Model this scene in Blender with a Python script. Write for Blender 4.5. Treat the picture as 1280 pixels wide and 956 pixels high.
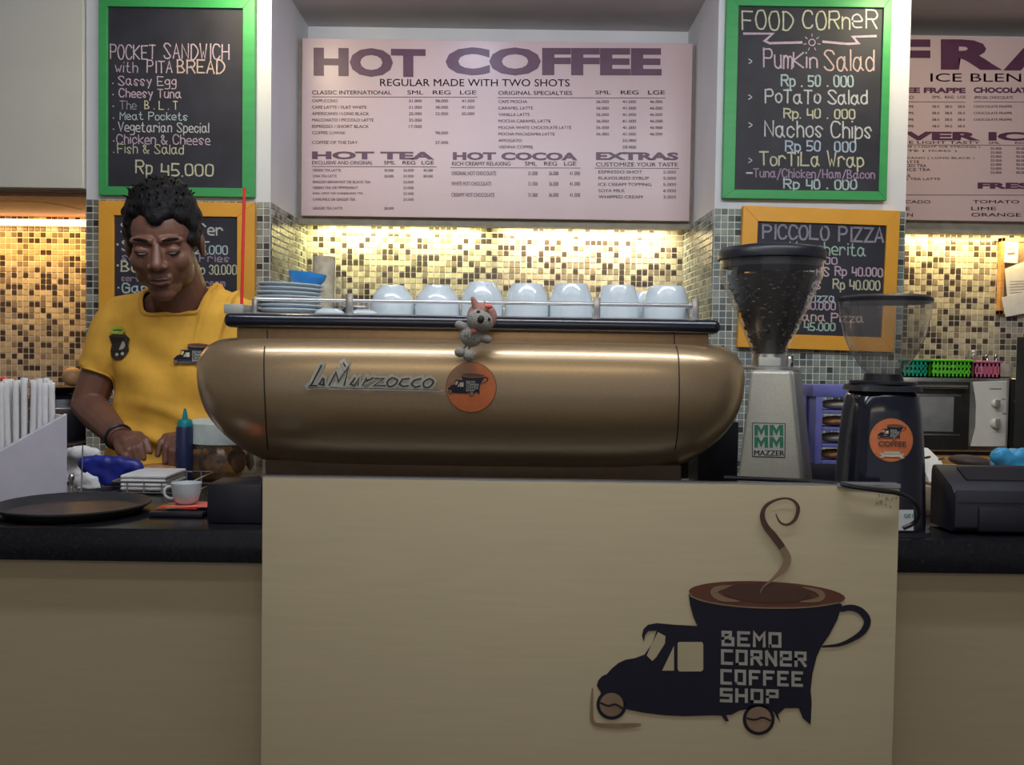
import bpy, bmesh, math, random
from mathutils import Vector, Matrix, noise
from mathutils.geometry import tessellate_polygon
from mathutils.bvhtree import BVHTree
random.seed(7)
for o in list(bpy.data.objects): bpy.data.objects.remove(o)
C = bpy.context.scene.collection
R = math.radians
# ---------------------------------------------------------------- camera
F = 1170.0; EYE = 1.36; PITCH = 1.88; ROLL = 0.0145
CAMM = Matrix.Rotation(R(90 - PITCH), 3, 'X') @ Matrix.Rotation(ROLL, 3, 'Z')
cd = bpy.data.cameras.new('camera'); cam = bpy.data.objects.new('camera', cd); C.objects.link(cam)
cd.sensor_fit = 'HORIZONTAL'; cd.sensor_width = 36; cd.lens = 36 * F / 1280
cam.matrix_world = Matrix.Translation((0, 0, EYE)) @ CAMM.to_4x4(); cd.clip_start = .02
bpy.context.scene.camera = cam
def pdir(px, py): return CAMM @ Vector(((px - 640) / F, (478 - py) / F, -1))
def P(px, py, D):
    d = pdir(px, py); return Vector((0, 0, EYE)) + d * (D / d.y)
# ---------------------------------------------------------------- world and lights
w = bpy.data.worlds.new('world'); bpy.context.scene.world = w; w.use_nodes = True
w.node_tree.nodes['Background'].inputs[0].default_value = (.86, .88, 1, 1)
w.node_tree.nodes['Background'].inputs[1].default_value = .30
def area(name, loc, target, sx, sy, power, col):
    l = bpy.data.lights.new(name, 'AREA'); l.shape = 'RECTANGLE'; l.size = sx; l.size_y = sy; l.energy = power; l.color = col
    o = bpy.data.objects.new(name, l); C.objects.link(o); o.location = loc
    o.rotation_euler = (Vector(target) - Vector(loc)).to_track_quat('-Z', 'Y').to_euler(); return o
area('room_light', (.1, 1.05, 2.47), (.1, 3.2, 1.75), 2.2, .14, 25, (.88, .92, 1))  # added lamp, aimed back to brighten the menu boards and pillars
for lx in (-.80, 1.17): area('down_light', (lx, 2.66, 2.49), (lx + .03, 2.86, 1.9), .09, .09, 2.6, (1, .86, .56))
area('room_light', (0, .55, 2.47), (0, .95, 0), 2.2, .10, 4.5, (.85, .93, 1))
area('room_light', (0, -1.6, 2.4), (0, 2.2, 1.3), 2.6, .7, 11, (1, .86, .62))
area('cove_light', (-.42, 3.345, EYE + .437), (-.42, 3.40, EYE + .28), .60, .03, 3.6, (1, .92, .40))
area('cove_light', (.26, 3.345, EYE + .437), (.26, 3.40, EYE + .28), .58, .03, 4.6, (1, .82, .48))
area('cove_light', (-1.65, 3.26, 1.80), (-1.65, 3.36, 0), .66, .04, 4.6, (1, .54, .15))
area('cove_light', (1.60, 3.345, EYE + .437), (1.60, 3.40, EYE + .28), .50, .03, 2.7, (1, .72, .28))
area('down_light', (-.14, 2.84, 2.50), (-.14, 2.95, 0), .12, .12, 1.3, (.62, .72, 1))
v = bpy.context.scene.view_settings
v.view_transform = 'Standard'; v.look = 'None'; v.gamma = 1; v.use_curve_mapping = False; v.exposure = 0.0
# ---------------------------------------------------------------- materials
def mat(name, col, rough=.6, metal=0, var=.08, scale=30, stretch=(1, 1, 1), bump=0, emit=0, coat=0, attr=None, spec=.5, col2=None, bscale=None, sub=0):
    m = bpy.data.materials.new(name); m.use_nodes = True; nt = m.node_tree; b = nt.nodes['Principled BSDF']
    tc = nt.nodes.new('ShaderNodeTexCoord'); mp = nt.nodes.new('ShaderNodeMapping'); mp.inputs['Scale'].default_value = stretch
    nz = nt.nodes.new('ShaderNodeTexNoise'); nz.inputs['Scale'].default_value = scale; nz.inputs['Detail'].default_value = 5
    nt.links.new(tc.outputs['Object'], mp.inputs[0]); nt.links.new(mp.outputs[0], nz.inputs['Vector'])
    rp = nt.nodes.new('ShaderNodeValToRGB'); c = Vector(col); d = Vector(col2) if col2 else c * (1 - 2 * var)
    rp.color_ramp.elements[0].position = .3; rp.color_ramp.elements[1].position = .7
    rp.color_ramp.elements[0].color = (*d, 1); rp.color_ramp.elements[1].color = (*(c * (1 + (var if not col2 else 0))), 1)
    nt.links.new(nz.outputs['Fac'], rp.inputs[0])
    out = rp.outputs[0]
    if attr:
        a = nt.nodes.new('ShaderNodeAttribute'); a.attribute_name = attr
        mx = nt.nodes.new('ShaderNodeMix'); mx.data_type = 'RGBA'; mx.blend_type = 'MULTIPLY'; mx.inputs[0].default_value = 1
        nt.links.new(rp.outputs[0], mx.inputs[6]); nt.links.new(a.outputs['Color'], mx.inputs[7]); out = mx.outputs[2]
    nt.links.new(out, b.inputs['Base Color'])
    b.inputs['Roughness'].default_value = rough; b.inputs['Metallic'].default_value = metal
    b.inputs['Specular IOR Level'].default_value = spec
    if coat: b.inputs['Coat Weight'].default_value = coat; b.inputs['Coat Roughness'].default_value = .12
    if sub: b.inputs['Subsurface Weight'].default_value = sub; b.inputs['Subsurface Radius'].default_value = (.02, .008, .004); b.inputs['Subsurface Scale'].default_value = .5
    if emit: b.inputs['Emission Color'].default_value = (*col, 1); b.inputs['Emission Strength'].default_value = emit
    if bump:
        bn = nt.nodes.new('ShaderNodeTexNoise'); bn.inputs['Scale'].default_value = bscale or scale * 2; bn.inputs['Detail'].default_value = 4
        nt.links.new(mp.outputs[0], bn.inputs['Vector'])
        bp = nt.nodes.new('ShaderNodeBump'); bp.inputs['Strength'].default_value = bump; bp.inputs['Distance'].default_value = .004
        nt.links.new(bn.outputs['Fac'], bp.inputs['Height']); nt.links.new(bp.outputs[0], b.inputs['Normal'])
    return m
def glassmat(name, tint=(1, 1, 1), body=.0, bodycol=(.8, .8, .8)):
    m = bpy.data.materials.new(name); m.use_nodes = True; nt = m.node_tree; nt.nodes.remove(nt.nodes['Principled BSDF'])
    out = nt.nodes['Material Output']; t = nt.nodes.new('ShaderNodeBsdfTransparent'); g = nt.nodes.new('ShaderNodeBsdfGlossy'); d = nt.nodes.new('ShaderNodeBsdfDiffuse')
    t.inputs[0].default_value = (*tint, 1); g.inputs['Roughness'].default_value = .06; d.inputs[0].default_value = (*bodycol, 1)
    l0 = nt.nodes.new('ShaderNodeLayerWeight'); l1 = nt.nodes.new('ShaderNodeMath'); l1.operation = 'POWER'; l1.inputs[1].default_value = 3; lw = nt.nodes.new('ShaderNodeMath'); lw.operation = 'MULTIPLY_ADD'; lw.inputs[1].default_value = .8; lw.inputs[2].default_value = .05; nt.links.new(l0.outputs['Facing'], l1.inputs[0]); nt.links.new(l1.outputs[0], lw.inputs[0])
    m1 = nt.nodes.new('ShaderNodeMixShader'); m1.inputs[0].default_value = body; m2 = nt.nodes.new('ShaderNodeMixShader')
    nt.links.new(t.outputs[0], m1.inputs[1]); nt.links.new(d.outputs[0], m1.inputs[2])
    nt.links.new(lw.outputs[0], m2.inputs[0]); nt.links.new(m1.outputs[0], m2.inputs[1]); nt.links.new(g.outputs[0], m2.inputs[2])
    nt.links.new(m2.outputs[0], out.inputs[0]); return m
M = dict(
 ceil=mat('ceiling_paint', (.62, .58, .58), .8, var=.03, scale=3), wall=mat('wall_paint', (.72, .72, .74), .7, var=.03, scale=4, bump=.05, bscale=120),
 warmwall=mat('warm_paint', (.55, .50, .40), .7, var=.04, scale=4), grout=mat('grout', (.74, .72, .62), .8, var=.05),
 tile=mat('glass_tile', (.95, .95, .95), .18, var=.08, scale=60, attr='Col'),
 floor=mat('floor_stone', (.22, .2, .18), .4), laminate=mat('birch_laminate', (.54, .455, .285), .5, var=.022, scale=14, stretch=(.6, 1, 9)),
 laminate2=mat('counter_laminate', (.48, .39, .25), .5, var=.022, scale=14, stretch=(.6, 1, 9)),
 stone=mat('black_granite', (.012, .012, .016), .22, var=.3, scale=220), blackgloss=mat('black_gloss', (.010, .012, .022), .16, coat=.5),
 black=mat('black_plastic', (.013, .014, .022), .38, var=.15), charcoal=mat('charcoal_plastic', (.022, .022, .034), .42), darkrub=mat('dark_rubber', (.02, .02, .023), .55, bump=.1),
 green=mat('green_paint', (.045, .36, .10), .45, var=.05, scale=8, stretch=(1, 1, 6)), yellow=mat('yellow_paint', (.80, .38, .035), .45, var=.05, scale=8),
 slate=mat('chalkboard', (.022, .022, .035), .6, var=.25, scale=9), menu=mat('menu_print', (.62, .46, .46), .32, var=.03, scale=3), menuedge=mat('menu_edge', (.45, .44, .46), .5),
 ink=mat('menu_ink', (.105, .035, .075), .4), inkthin=mat('menu_ink_thin', (.20, .12, .15), .45), whiteboard=mat('white_panel', (.66, .65, .58), .25, var=.03, scale=4),
 gold=mat('champagne_gold', (.50, .36, .205), .31, .7, var=.04, scale=400, coat=.45), goldflat=mat('gold_trim', (.44, .29, .16), .38, .7, var=.04, scale=90),
 seam=mat('seam_dark', (.03, .02, .015), .6), steel=mat('brushed_steel', (.55, .55, .56), .28, .95, var=.05, scale=60), chrome=mat('chrome', (.75, .75, .76), .12, 1, var=.02),
 porcelain=mat('porcelain', (.56, .63, .66), .15, var=.02, coat=.3), silverpaint=mat('silver_paint', (.44, .43, .36), .38, .25, var=.05, scale=300), silverside=mat('grey_casting', (.26, .27, .28), .4, .5, var=.05, scale=200),
 bluebowl=mat('blue_plastic', (.03, .28, .72), .35), red=mat('red_plastic', (.75, .03, .03), .4), lamp=mat('tube_glow', (1, .62, .28), .5, emit=7, var=0), lampw=mat('tube_glow_white', (1, .9, .6), .5, emit=7, var=0),
 orange=mat('orange_print', (.62, .17, .055), .45, var=.05, scale=90), dkbrown=mat('brown_print', (.10, .045, .03), .5), midbrown=mat('mid_brown_print', (.16, .055, .03), .45), tan=mat('tan_print', (.30, .20, .12), .5), cream=mat('cream_print', (.62, .55, .42), .5), navy=mat('navy_print', (.010, .009, .022), .4),
 lettergrey=mat('grey_letters', (.44, .42, .37), .5), vdgreen=mat('green_letters', (.02, .16, .09), .5), lgrey=mat('light_grey', (.42, .42, .37), .4), white=mat('white_plastic', (.75, .75, .75), .4, var=.02), paper=mat('white_paper', (.72, .72, .72), .8, var=.05, bump=.2, bscale=60), mauvewhite=mat('white_acrylic', (.50, .48, .54), .35, var=.03),
 skin=mat('skin', (.18, .082, .053), .45, var=.10, scale=25, sub=.08, bump=.03, bscale=300), lip=mat('lip', (.13, .048, .04), .45), hair=mat('black_hair', (.006, .005, .006), .62, var=.3, scale=60, stretch=(1, 1, .3), bump=.9, bscale=220, spec=.25),
 shirt=mat('yellow_cotton', (.78, .42, .05), .85, var=.07, scale=22, bump=.25, bscale=26), collar=mat('yellow_rib', (.72, .38, .045), .85, bump=.2, bscale=300), trousers=mat('dark_trousers', (.03, .03, .045), .8), eyew=mat('eye_white', (.16, .13, .12), .3),
 plushgrey=mat('grey_plush', (.33, .31, .265), .95, var=.12, scale=250, bump=.6, bscale=500), plushpink=mat('pink_plush', (.45, .22, .17), .95, var=.12, scale=250, bump=.6, bscale=500), heart=mat('coral_felt', (.72, .16, .12), .8),
 bluebag=mat('blue_fabric', (.012, .022, .25), .4, bump=.5, bscale=25), crate=mat('violet_blue_plastic', (.17, .18, .52), .4), bread=mat('bread_crust', (.50, .24, .09), .7, var=.2, scale=60, bump=.4), cookie=mat('cookie', (.34, .18, .08), .85, var=.2, scale=120, bump=.5),
 basketg=mat('lime_plastic', (.12, .62, .03), .4), basketteal=mat('teal_plastic', (.01, .36, .20), .4), basketp=mat('pink_plastic', (.62, .16, .28), .4), wood=mat('orange_wood', (.46, .24, .08), .5, var=.15, scale=12, stretch=(1, 1, 8)), brownwood=mat('brown_wood', (.20, .09, .045), .6, var=.2, scale=14, stretch=(1, 6, 6)), palewood=mat('pale_wood', (.46, .38, .26), .6), darkwood=mat('dark_bark', (.05, .03, .03), .6),
 cork=mat('cork', (.30, .19, .11), .9, var=.25, scale=200, bump=.3), ovenblack=mat('oven_glass', (.035, .033, .03), .10, coat=.6), ovenwhite=mat('oven_white', (.76, .74, .64), .35, var=.02), knobgrey=mat('knob_grey', (.25, .25, .24), .4),
 lightblue=mat('light_blue_bag', (.05, .33, .60), .4, bump=.5, bscale=30), teal=mat('teal_cap', (.0, .22, .24), .4), bottleblue=mat('dark_blue_bottle', (.02, .03, .09), .35), jarlid=mat('jar_lid', (.60, .68, .64), .4), bean=mat('roasted_beans', (.022, .014, .012), .4, var=.3, scale=90), tanbowl=mat('tan_bowl', (.50, .30, .15), .5), marble=mat('speckled_paper', (.60, .55, .40), .6, col2=(.36, .28, .18), scale=55), sky=mat('light_grey_print', (.45, .45, .42), .6),
 apgreen=mat('lime_print', (.40, .50, .04), .6), cable=mat('cable_black', (.012, .012, .014), .35), tape=mat('worn_tape', (.35, .35, .36), .3, .5, bump=.6), smudge=mat('smudge', (.36, .30, .20), .6), soffit=mat('soffit_lit_brown', (.34, .17, .09), .6), tan2=mat('cabinet_beige', (.36, .33, .25), .6))
GL = glassmat('clear_glass', (.95, .95, .94), .03); GL2 = glassmat('smoky_plastic', (.86, .85, .84), .15, (.6, .58, .55)); GLJ = glassmat('jar_plastic', (.93, .9, .86), .04, (.5, .42, .36))
chalkcols = dict(w=(.58, .60, .60), p=(.58, .45, .54), o=(.62, .46, .42), y=(.60, .60, .42), g=(.42, .58, .48), b=(.42, .53, .66), v=(.38, .27, .40), d=(.32, .30, .36), c=(.46, .58, .60))
CH = {k: mat('chalk_' + k, c, .95, var=.25, scale=500) for k, c in chalkcols.items()}
# ---------------------------------------------------------------- mesh builder
def tag(o, label=None, cat=None, group=None, kind=None):
    if label: o['label'] = label
    if cat: o['category'] = cat
    if group: o['group'] = group
    if kind: o['kind'] = kind
    return o
def rootloc(o):
    l = Vector((0, 0, 0))
    while o: l += o.location; o = o.parent
    return l
def thing(name, label, cat, loc=(0, 0, 0), group=None):
    o = bpy.data.objects.new(name, None); C.objects.link(o); o.location = loc; o.empty_display_size = .05
    return tag(o, label, cat, group)
class MB:
    def __init__(s): s.v = []; s.f = []; s.T = Matrix.Identity(4)
    def add(s, vs, fs):
        n = len(s.v); s.v += [s.T @ Vector(p) for p in vs]; s.f += [[i + n for i in f] for f in fs]; return s
    def box(s, x0, x1, y0, y1, z0, z1):
        return s.add([(x, y, z) for x in (x0, x1) for y in (y0, y1) for z in (z0, z1)], [(0, 1, 3, 2), (4, 6, 7, 5), (0, 4, 5, 1), (2, 3, 7, 6), (0, 2, 6, 4), (1, 5, 7, 3)])
    def lathe(s, prof, c=(0, 0, 0), n=32, closed=True, sx=1, sy=1):
        vs = []; fs = []; k = len(prof)
        for i in range(n):
            a = 2 * math.pi * i / n
            for r, z in prof: vs.append((c[0] + r * sx * math.cos(a), c[1] + r * sy * math.sin(a), c[2] + z))
        for i in range(n):
            j = (i + 1) % n
            for q in range(k - 1): fs.append((i * k + q, j * k + q, j * k + q + 1, i * k + q + 1))
        if closed:
            fs.append([i * k for i in range(n)][::-1]); fs.append([i * k + k - 1 for i in range(n)])
        return s.add(vs, fs)
    def tube(s, pts, r, n=10, cap=True):
        pts = [Vector(p) for p in pts]; rs = r if isinstance(r, (list, tuple)) else [r] * len(pts); vs = []; fs = []; up = None
        for i, p in enumerate(pts):
            t = (pts[min(i + 1, len(pts) - 1)] - pts[max(i - 1, 0)]).normalized()
            if up is None: up = Vector((0, 0, 1)) if abs(t.z) < .9 else Vector((0, 1, 0))
            a = t.cross(up).normalized(); b = a.cross(t).normalized(); up = b
            for k in range(n):
                q = 2 * math.pi * k / n; vs.append(p + (a * math.cos(q) + b * math.sin(q)) * rs[i])
        for i in range(len(pts) - 1):
            for k in range(n):
                l = (k + 1) % n; fs.append((i * n + k, i * n + l, (i + 1) * n + l, (i + 1) * n + k))
        if cap: fs.append(list(range(n))[::-1]); fs.append([(len(pts) - 1) * n + k for k in range(n)])
        return s.add(vs, fs)
    def ell(s, c, r, rot=None, n=16, m=12):
        if not isinstance(r, (tuple, list)): r = (r, r, r)
        c = Vector(c); vs = []; fs = []
        for i in range(1, m):
            ph = math.pi * i / m
            for k in range(n):
                a = 2 * math.pi * k / n; p = Vector((r[0] * math.sin(ph) * math.cos(a), r[1] * math.sin(ph) * math.sin(a), r[2] * math.cos(ph)))
                vs.append(c + (rot @ p if rot else p))
        t = Vector((0, 0, r[2])); vs += [c + (rot @ t if rot else t), c - (rot @ t if rot else t)]
        for i in range(m - 2):
            for k in range(n): l = (k + 1) % n; fs.append((i * n + k, (i + 1) * n + k, (i + 1) * n + l, i * n + l))
        T_ = (m - 1) * n
        for k in range(n): l = (k + 1) % n; fs.append((T_, k, l)); fs.append((T_ + 1, (m - 2) * n + l, (m - 2) * n + k))
        return s.add(vs, fs)
    def cap(s, a, b, ra, rb, n=14):
        a = Vector(a); b = Vector(b); d = (b - a); L = d.length; t = d.normalized(); k = 5; pts = []; rs = []
        for i in range(k + 1):
            q = math.pi / 2 * (1 - i / k); pts.append(a - t * ra * math.sin(q)); rs.append(max(ra * math.cos(q), 1e-4))
        for i in range(k + 1):
            q = math.pi / 2 * i / k; pts.append(b + t * rb * math.sin(q)); rs.append(max(rb * math.cos(q), 1e-4))
        return s.tube(pts, rs, n)
    def chain(s, pts, rs):
        for i in range(len(pts) - 1): s.cap(pts[i], pts[i + 1], rs[i], rs[i + 1])
        return s
    def rings(s, rows, close=True):
        n = len(rows[0]); fs = []
        for i in range(len(rows) - 1):
            for k in range(n): l = (k + 1) % n; fs.append((i * n + k, i * n + l, (i + 1) * n + l, (i + 1) * n + k))
        if close: fs.append(list(range(n))[::-1]); fs.append([(len(rows) - 1) * n + k for k in range(n)])
        return s.add([p for r in rows for p in r], fs)
    def build(s, name, m, parent=None, smooth=False, bevel=0, seg=2, fix=True):
        off = rootloc(parent) if parent else Vector((0, 0, 0)); base = None
        if not parent and s.v:
            xs = [p.x for p in s.v]; ys = [p.y for p in s.v]; zs = [p.z for p in s.v]
            base = Vector(((min(xs) + max(xs)) / 2, (min(ys) + max(ys)) / 2, min(zs))); off = base
        me = bpy.data.meshes.new(name); me.from_pydata([p - off for p in s.v], [], s.f)
        if bevel or fix:
            bm = bmesh.new(); bm.from_mesh(me)
            if fix: bmesh.ops.recalc_face_normals(bm, faces=bm.faces)
            if bevel: bmesh.ops.bevel(bm, geom=[e for e in bm.edges if len(e.link_faces) == 2 and e.calc_face_angle(0) > .5], offset=bevel, segments=seg, affect='EDGES', profile=.5, clamp_overlap=True)
            bm.to_mesh(me); bm.free()
        if smooth:
            for p in me.polygons: p.use_smooth = True
            try: me.set_sharp_from_angle(angle=R(smooth if smooth is not True else 40))
            except Exception: pass
        me.materials.append(m); o = bpy.data.objects.new(name, me); C.objects.link(o)
        if base is not None: o.location = base
        if parent: o.parent = parent
        return o
def B(*a): return MB().box(*a)
def rbox(name, m, parent, x0, x1, y0, y1, z0, z1, r=.004, seg=2): return B(x0, x1, y0, y1, z0, z1).build(name, m, parent, bevel=r, seg=seg, smooth=30)
def dup(root, loc=None, label=None, rotz=None, group=None):
    r = root.copy(); C.objects.link(r)
    if loc is not None: r.location = loc
    if rotz is not None: r.rotation_euler[2] = rotz
    if label: r['label'] = label
    if group: r['group'] = group
    for ch in list(root.children):
        c = ch.copy(); C.objects.link(c); c.parent = r
        for g in list(ch.children):
            d = g.copy(); C.objects.link(d); d.parent = c
    return r
def struct(o): o['kind'] = 'structure'; return o
def blank(p): return p
# flat print, given in photograph units and laid on a real surface by a mapping function
def onplane(D): return lambda px, py, k=0: P(px, py, D - k)
def bvh_of(o):
    off = rootloc(o); me = o.data
    return BVHTree.FromPolygons([v_.co + off for v_ in me.vertices], [list(p.vertices) for p in me.polygons])
def onsurf(bv, base=.0012):
    def f(px, py, k=0):
        d = pdir(px, py).normalized(); h = bv.ray_cast(Vector((0, 0, EYE)), d)
        if h[0] is None: return None
        return h[0] - d * (base + k)
    return f
class Print(MB):
    def __init__(s, m, k=0): super().__init__(); s.m = m; s.k = k
    def poly(s, pts):
        tri = tessellate_polygon([[Vector((x, -y, 0)) for x, y in pts]]); vs = [s.m(x, y, s.k) for x, y in pts]
        if None in vs: return s
        return s.add(vs, [tuple(t) for t in tri])
    def ribbon(s, pts, wd, square=False):
        ws = wd if isinstance(wd, (list, tuple)) else [wd] * len(pts); L = []; Rr = []
        pts = [Vector(p) for p in pts]
        if len(pts) == 2 and (pts[0] - pts[1]).length < .01: pts[1] = pts[0] + Vector((.15, .01))
        s.q = (getattr(s, 'q', 0) + 1) % 9; kq = s.k + s.q * 1.6e-5
        for i, p in enumerate(pts):
            a = pts[i] - pts[i - 1] if i else pts[1] - pts[0]; b = pts[i + 1] - pts[i] if i < len(pts) - 1 else a
            if a.length < 1e-6: a = b
            if b.length < 1e-6: b = a
            a = a.normalized(); b = b.normalized(); t = a + b
            t = t.normalized() if t.length > .2 else a
            nn = Vector((-t.y, t.x)); c_ = max(.5, nn.dot(Vector((-a.y, a.x)))); q = p.copy()
            if i == 0 and square: q = p - a * ws[0] / 2
            if i == len(pts) - 1 and square: q = p + b * ws[-1] / 2
            L.append(q + nn * ws[i] / 2 / c_); Rr.append(q - nn * ws[i] / 2 / c_)
        vs = [s.m(q.x, q.y, kq) for q in L + Rr]
        if None in vs: return s
        n = len(pts); return s.add(vs, [(i, i + 1, n + i + 1, n + i) for i in range(n - 1)])
    def disc(s, cx, cy, rx, ry=None, n=32, rings=5, rot=0, r0=0):
        ry = ry or rx; rows = []
        for j in range(rings + 1):
            q = r0 + (1 - r0) * j / rings; row = []
            for i in range(n):
                a = 2 * math.pi * i / n; x = rx * q * math.cos(a); y = ry * q * math.sin(a)
                row.append(s.m(cx + x * math.cos(rot) - y * math.sin(rot), cy + x * math.sin(rot) + y * math.cos(rot), s.k))
            if None in row: return s
            rows.append(row)
        return s.rings(rows, close=False)
    def build(s, name, m, parent=None, **k): return super().build(name, m, parent, fix=False)
def smoothp(pts, k=5, closed=False):
    pts = [Vector(p) for p in pts]; out = []; n = len(pts)
    for i in range(n - 1 + (1 if closed else 0)):
        p0 = pts[i - 1] if (i or closed) else pts[0]; p1 = pts[i]; p2 = pts[(i + 1) % n]; p3 = pts[(i + 2) % n] if (closed or i + 2 < n) else p2
        for j in range(k):
            t = j / k; out.append(.5 * ((2 * p1) + (p2 - p0) * t + (2 * p0 - 5 * p1 + 4 * p2 - p3) * t * t + (3 * p1 - p0 - 3 * p2 + p3) * t ** 3))
    if not closed: out.append(pts[-1])
    return out
GLY = dict(A="02 28 42;14 34", B="02 08;08 28 37 36 25 05;25 34 43 32 02", C="~47 38 18 06 04 12 32 43", D="02 08;~08 28 46 44 22 02", E="48 08 02 42;05 35", F="48 08 02;05 35", G="~47 38 18 06 04 12 32 43 45;45 25", H="02 08;42 48;05 45", I="12 18", K="02 08;48 05 42", L="08 02 42", M="02 08 25 48 42", N="02 08 42 48", O="~18 06 04 12 32 44 46 38 18", P="02 08;~08 38 47 46 35 05", R="02 08;~08 38 47 46 35 05;25 42", S="~47 38 18 07 16 34 43 32 12 03", T="08 48;28 22", U="~08 03 12 32 43 48", V="08 22 48", W="08 12 25 32 48", Y="08 25 48;25 22", Z="08 48 02 42",
 a="~35 26 16 05 03 12 22 34;36 33 42", b="08 02;~05 16 26 35 33 22 12 03", c="~35 26 16 05 03 12 22 33", d="38 32;~35 26 16 05 03 12 22 33", e="~04 34 35 26 16 05 03 12 32", f="~37 28 18 17 12;05 25", g="~35 26 16 05 04 13 23 34;~36 31 20 00", h="08 02;~05 16 26 35 32", i="06 02;08 08", k="08 02;36 04 32", l="08 02", m="02 06;~05 16 25 22;~25 36 45 42", n="02 06;~05 16 26 35 32", o="~16 05 03 12 22 33 35 26 16", p="06 00;~05 16 26 35 33 22 02", r="02 06;~05 16 26 35", s="~35 26 16 05 23 22 12 03", t="~18 13 22 32;06 26", u="~06 03 12 22 33;36 32", v="06 22 46", w="06 12 24 32 46", x="06 32;36 02", y="06 23;36 10", z="06 36 02 32", q="~35 26 16 05 03 12 22 34;36 30")
GLY.update({'0': "~18 07 03 12 22 33 37 28 18", '1': "07 18 12", '2': "~07 18 28 37 35 02;02 32", '3': "~07 18 28 37 25;~25 34 33 22 12 03", '4': "08 04 34;37 32", '5': "38 08 05;~05 25 34 33 22 02", '.': "02 02", ',': "02 01", '&': "42 07 18 27 04 12 22 44", '/': "00 38", '-': "05 25", '·': "05 05", '>': "~06 24 02"})
def chalk(pr, text, x0, x1, yt, yb, wd=1.5, jit=.22, slant=0, sl=ROLL):
    gl = []; x = 0
    for c in text:
        if c == ' ': x += 3; continue
        g = GLY[c]; mx = 0; st = []
        for part in g.split(';'):
            sm = part[0] == '~'; q = [(int(t[0]), int(t[1])) for t in part.strip('~').split()]
            mx = max([mx] + [a for a, b_ in q])
            jx, jy = random.uniform(-jit, jit), random.uniform(-jit, jit)
            q = [(a + random.uniform(-jit, jit) * .6 + jx * .4, b_ + random.uniform(-jit, jit) * .6 + jy) for a, b_ in q]
            if len(q) == 2 and (Vector(q[0]) - Vector(q[1])).length < .8 and jit and 'abs' and part[:2] == part[-2:]: q[1] = q[0]
            st.append((sm, q))
        gl.append((x, st)); x += mx + 1.5
    tw = max(x - 1.5, 1); sx = (x1 - x0) / tw; sy = (yb - yt) / 6
    for gx, st in gl:
        for sm, q in st:
            pts = [(x0 + (gx + a) * sx + slant * (b_ - 2) * sy, yb - (b_ - 2) * sy + sl * ((gx + a) * sx)) for a, b_ in q]
            pr.ribbon(smoothp(pts, 4) if sm and len(pts) > 2 else pts, wd, square=True)
# printed type from the built-in font
_tc = bpy.data.curves.new('type', 'FONT'); _to = bpy.data.objects.new('type', _tc); C.objects.link(_to); _tc.resolution_u = 3
def type_(pr, text, x0, x1, yt, yb, bold=0, slope=ROLL):
    if 0 < bold < .01 or 'M' in text: type_(pr, text, x0 + (.22 if bold < .01 else .5), x1 + (.22 if bold < .01 else .5), yt, yb, 0, slope) if bold else None; bold = 0
    _tc.body = text; _tc.offset = bold
    dg = bpy.context.evaluated_depsgraph_get(); dg.update(); me = _to.evaluated_get(dg).to_mesh()
    vs = [v_.co.copy() for v_ in me.vertices]; fs = [list(p.vertices) for p in me.polygons]; _to.evaluated_get(dg).to_mesh_clear()
    a = min(q.x for q in vs); b_ = max(q.x for q in vs); c = min(q.y for q in vs); d = max(q.y for q in vs)
    if x1 is None: x1 = x0 + (b_ - a) / (d - c) * (yb - yt)
    out = [pr.m(x0 + (q.x - a) / (b_ - a) * (x1 - x0), yb - (q.y - c) / (d - c) * (yb - yt) + slope * (q.x - a) / (b_ - a) * (x1 - x0), pr.k) for q in vs]
    if None not in out: pr.add(out, fs)
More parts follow.
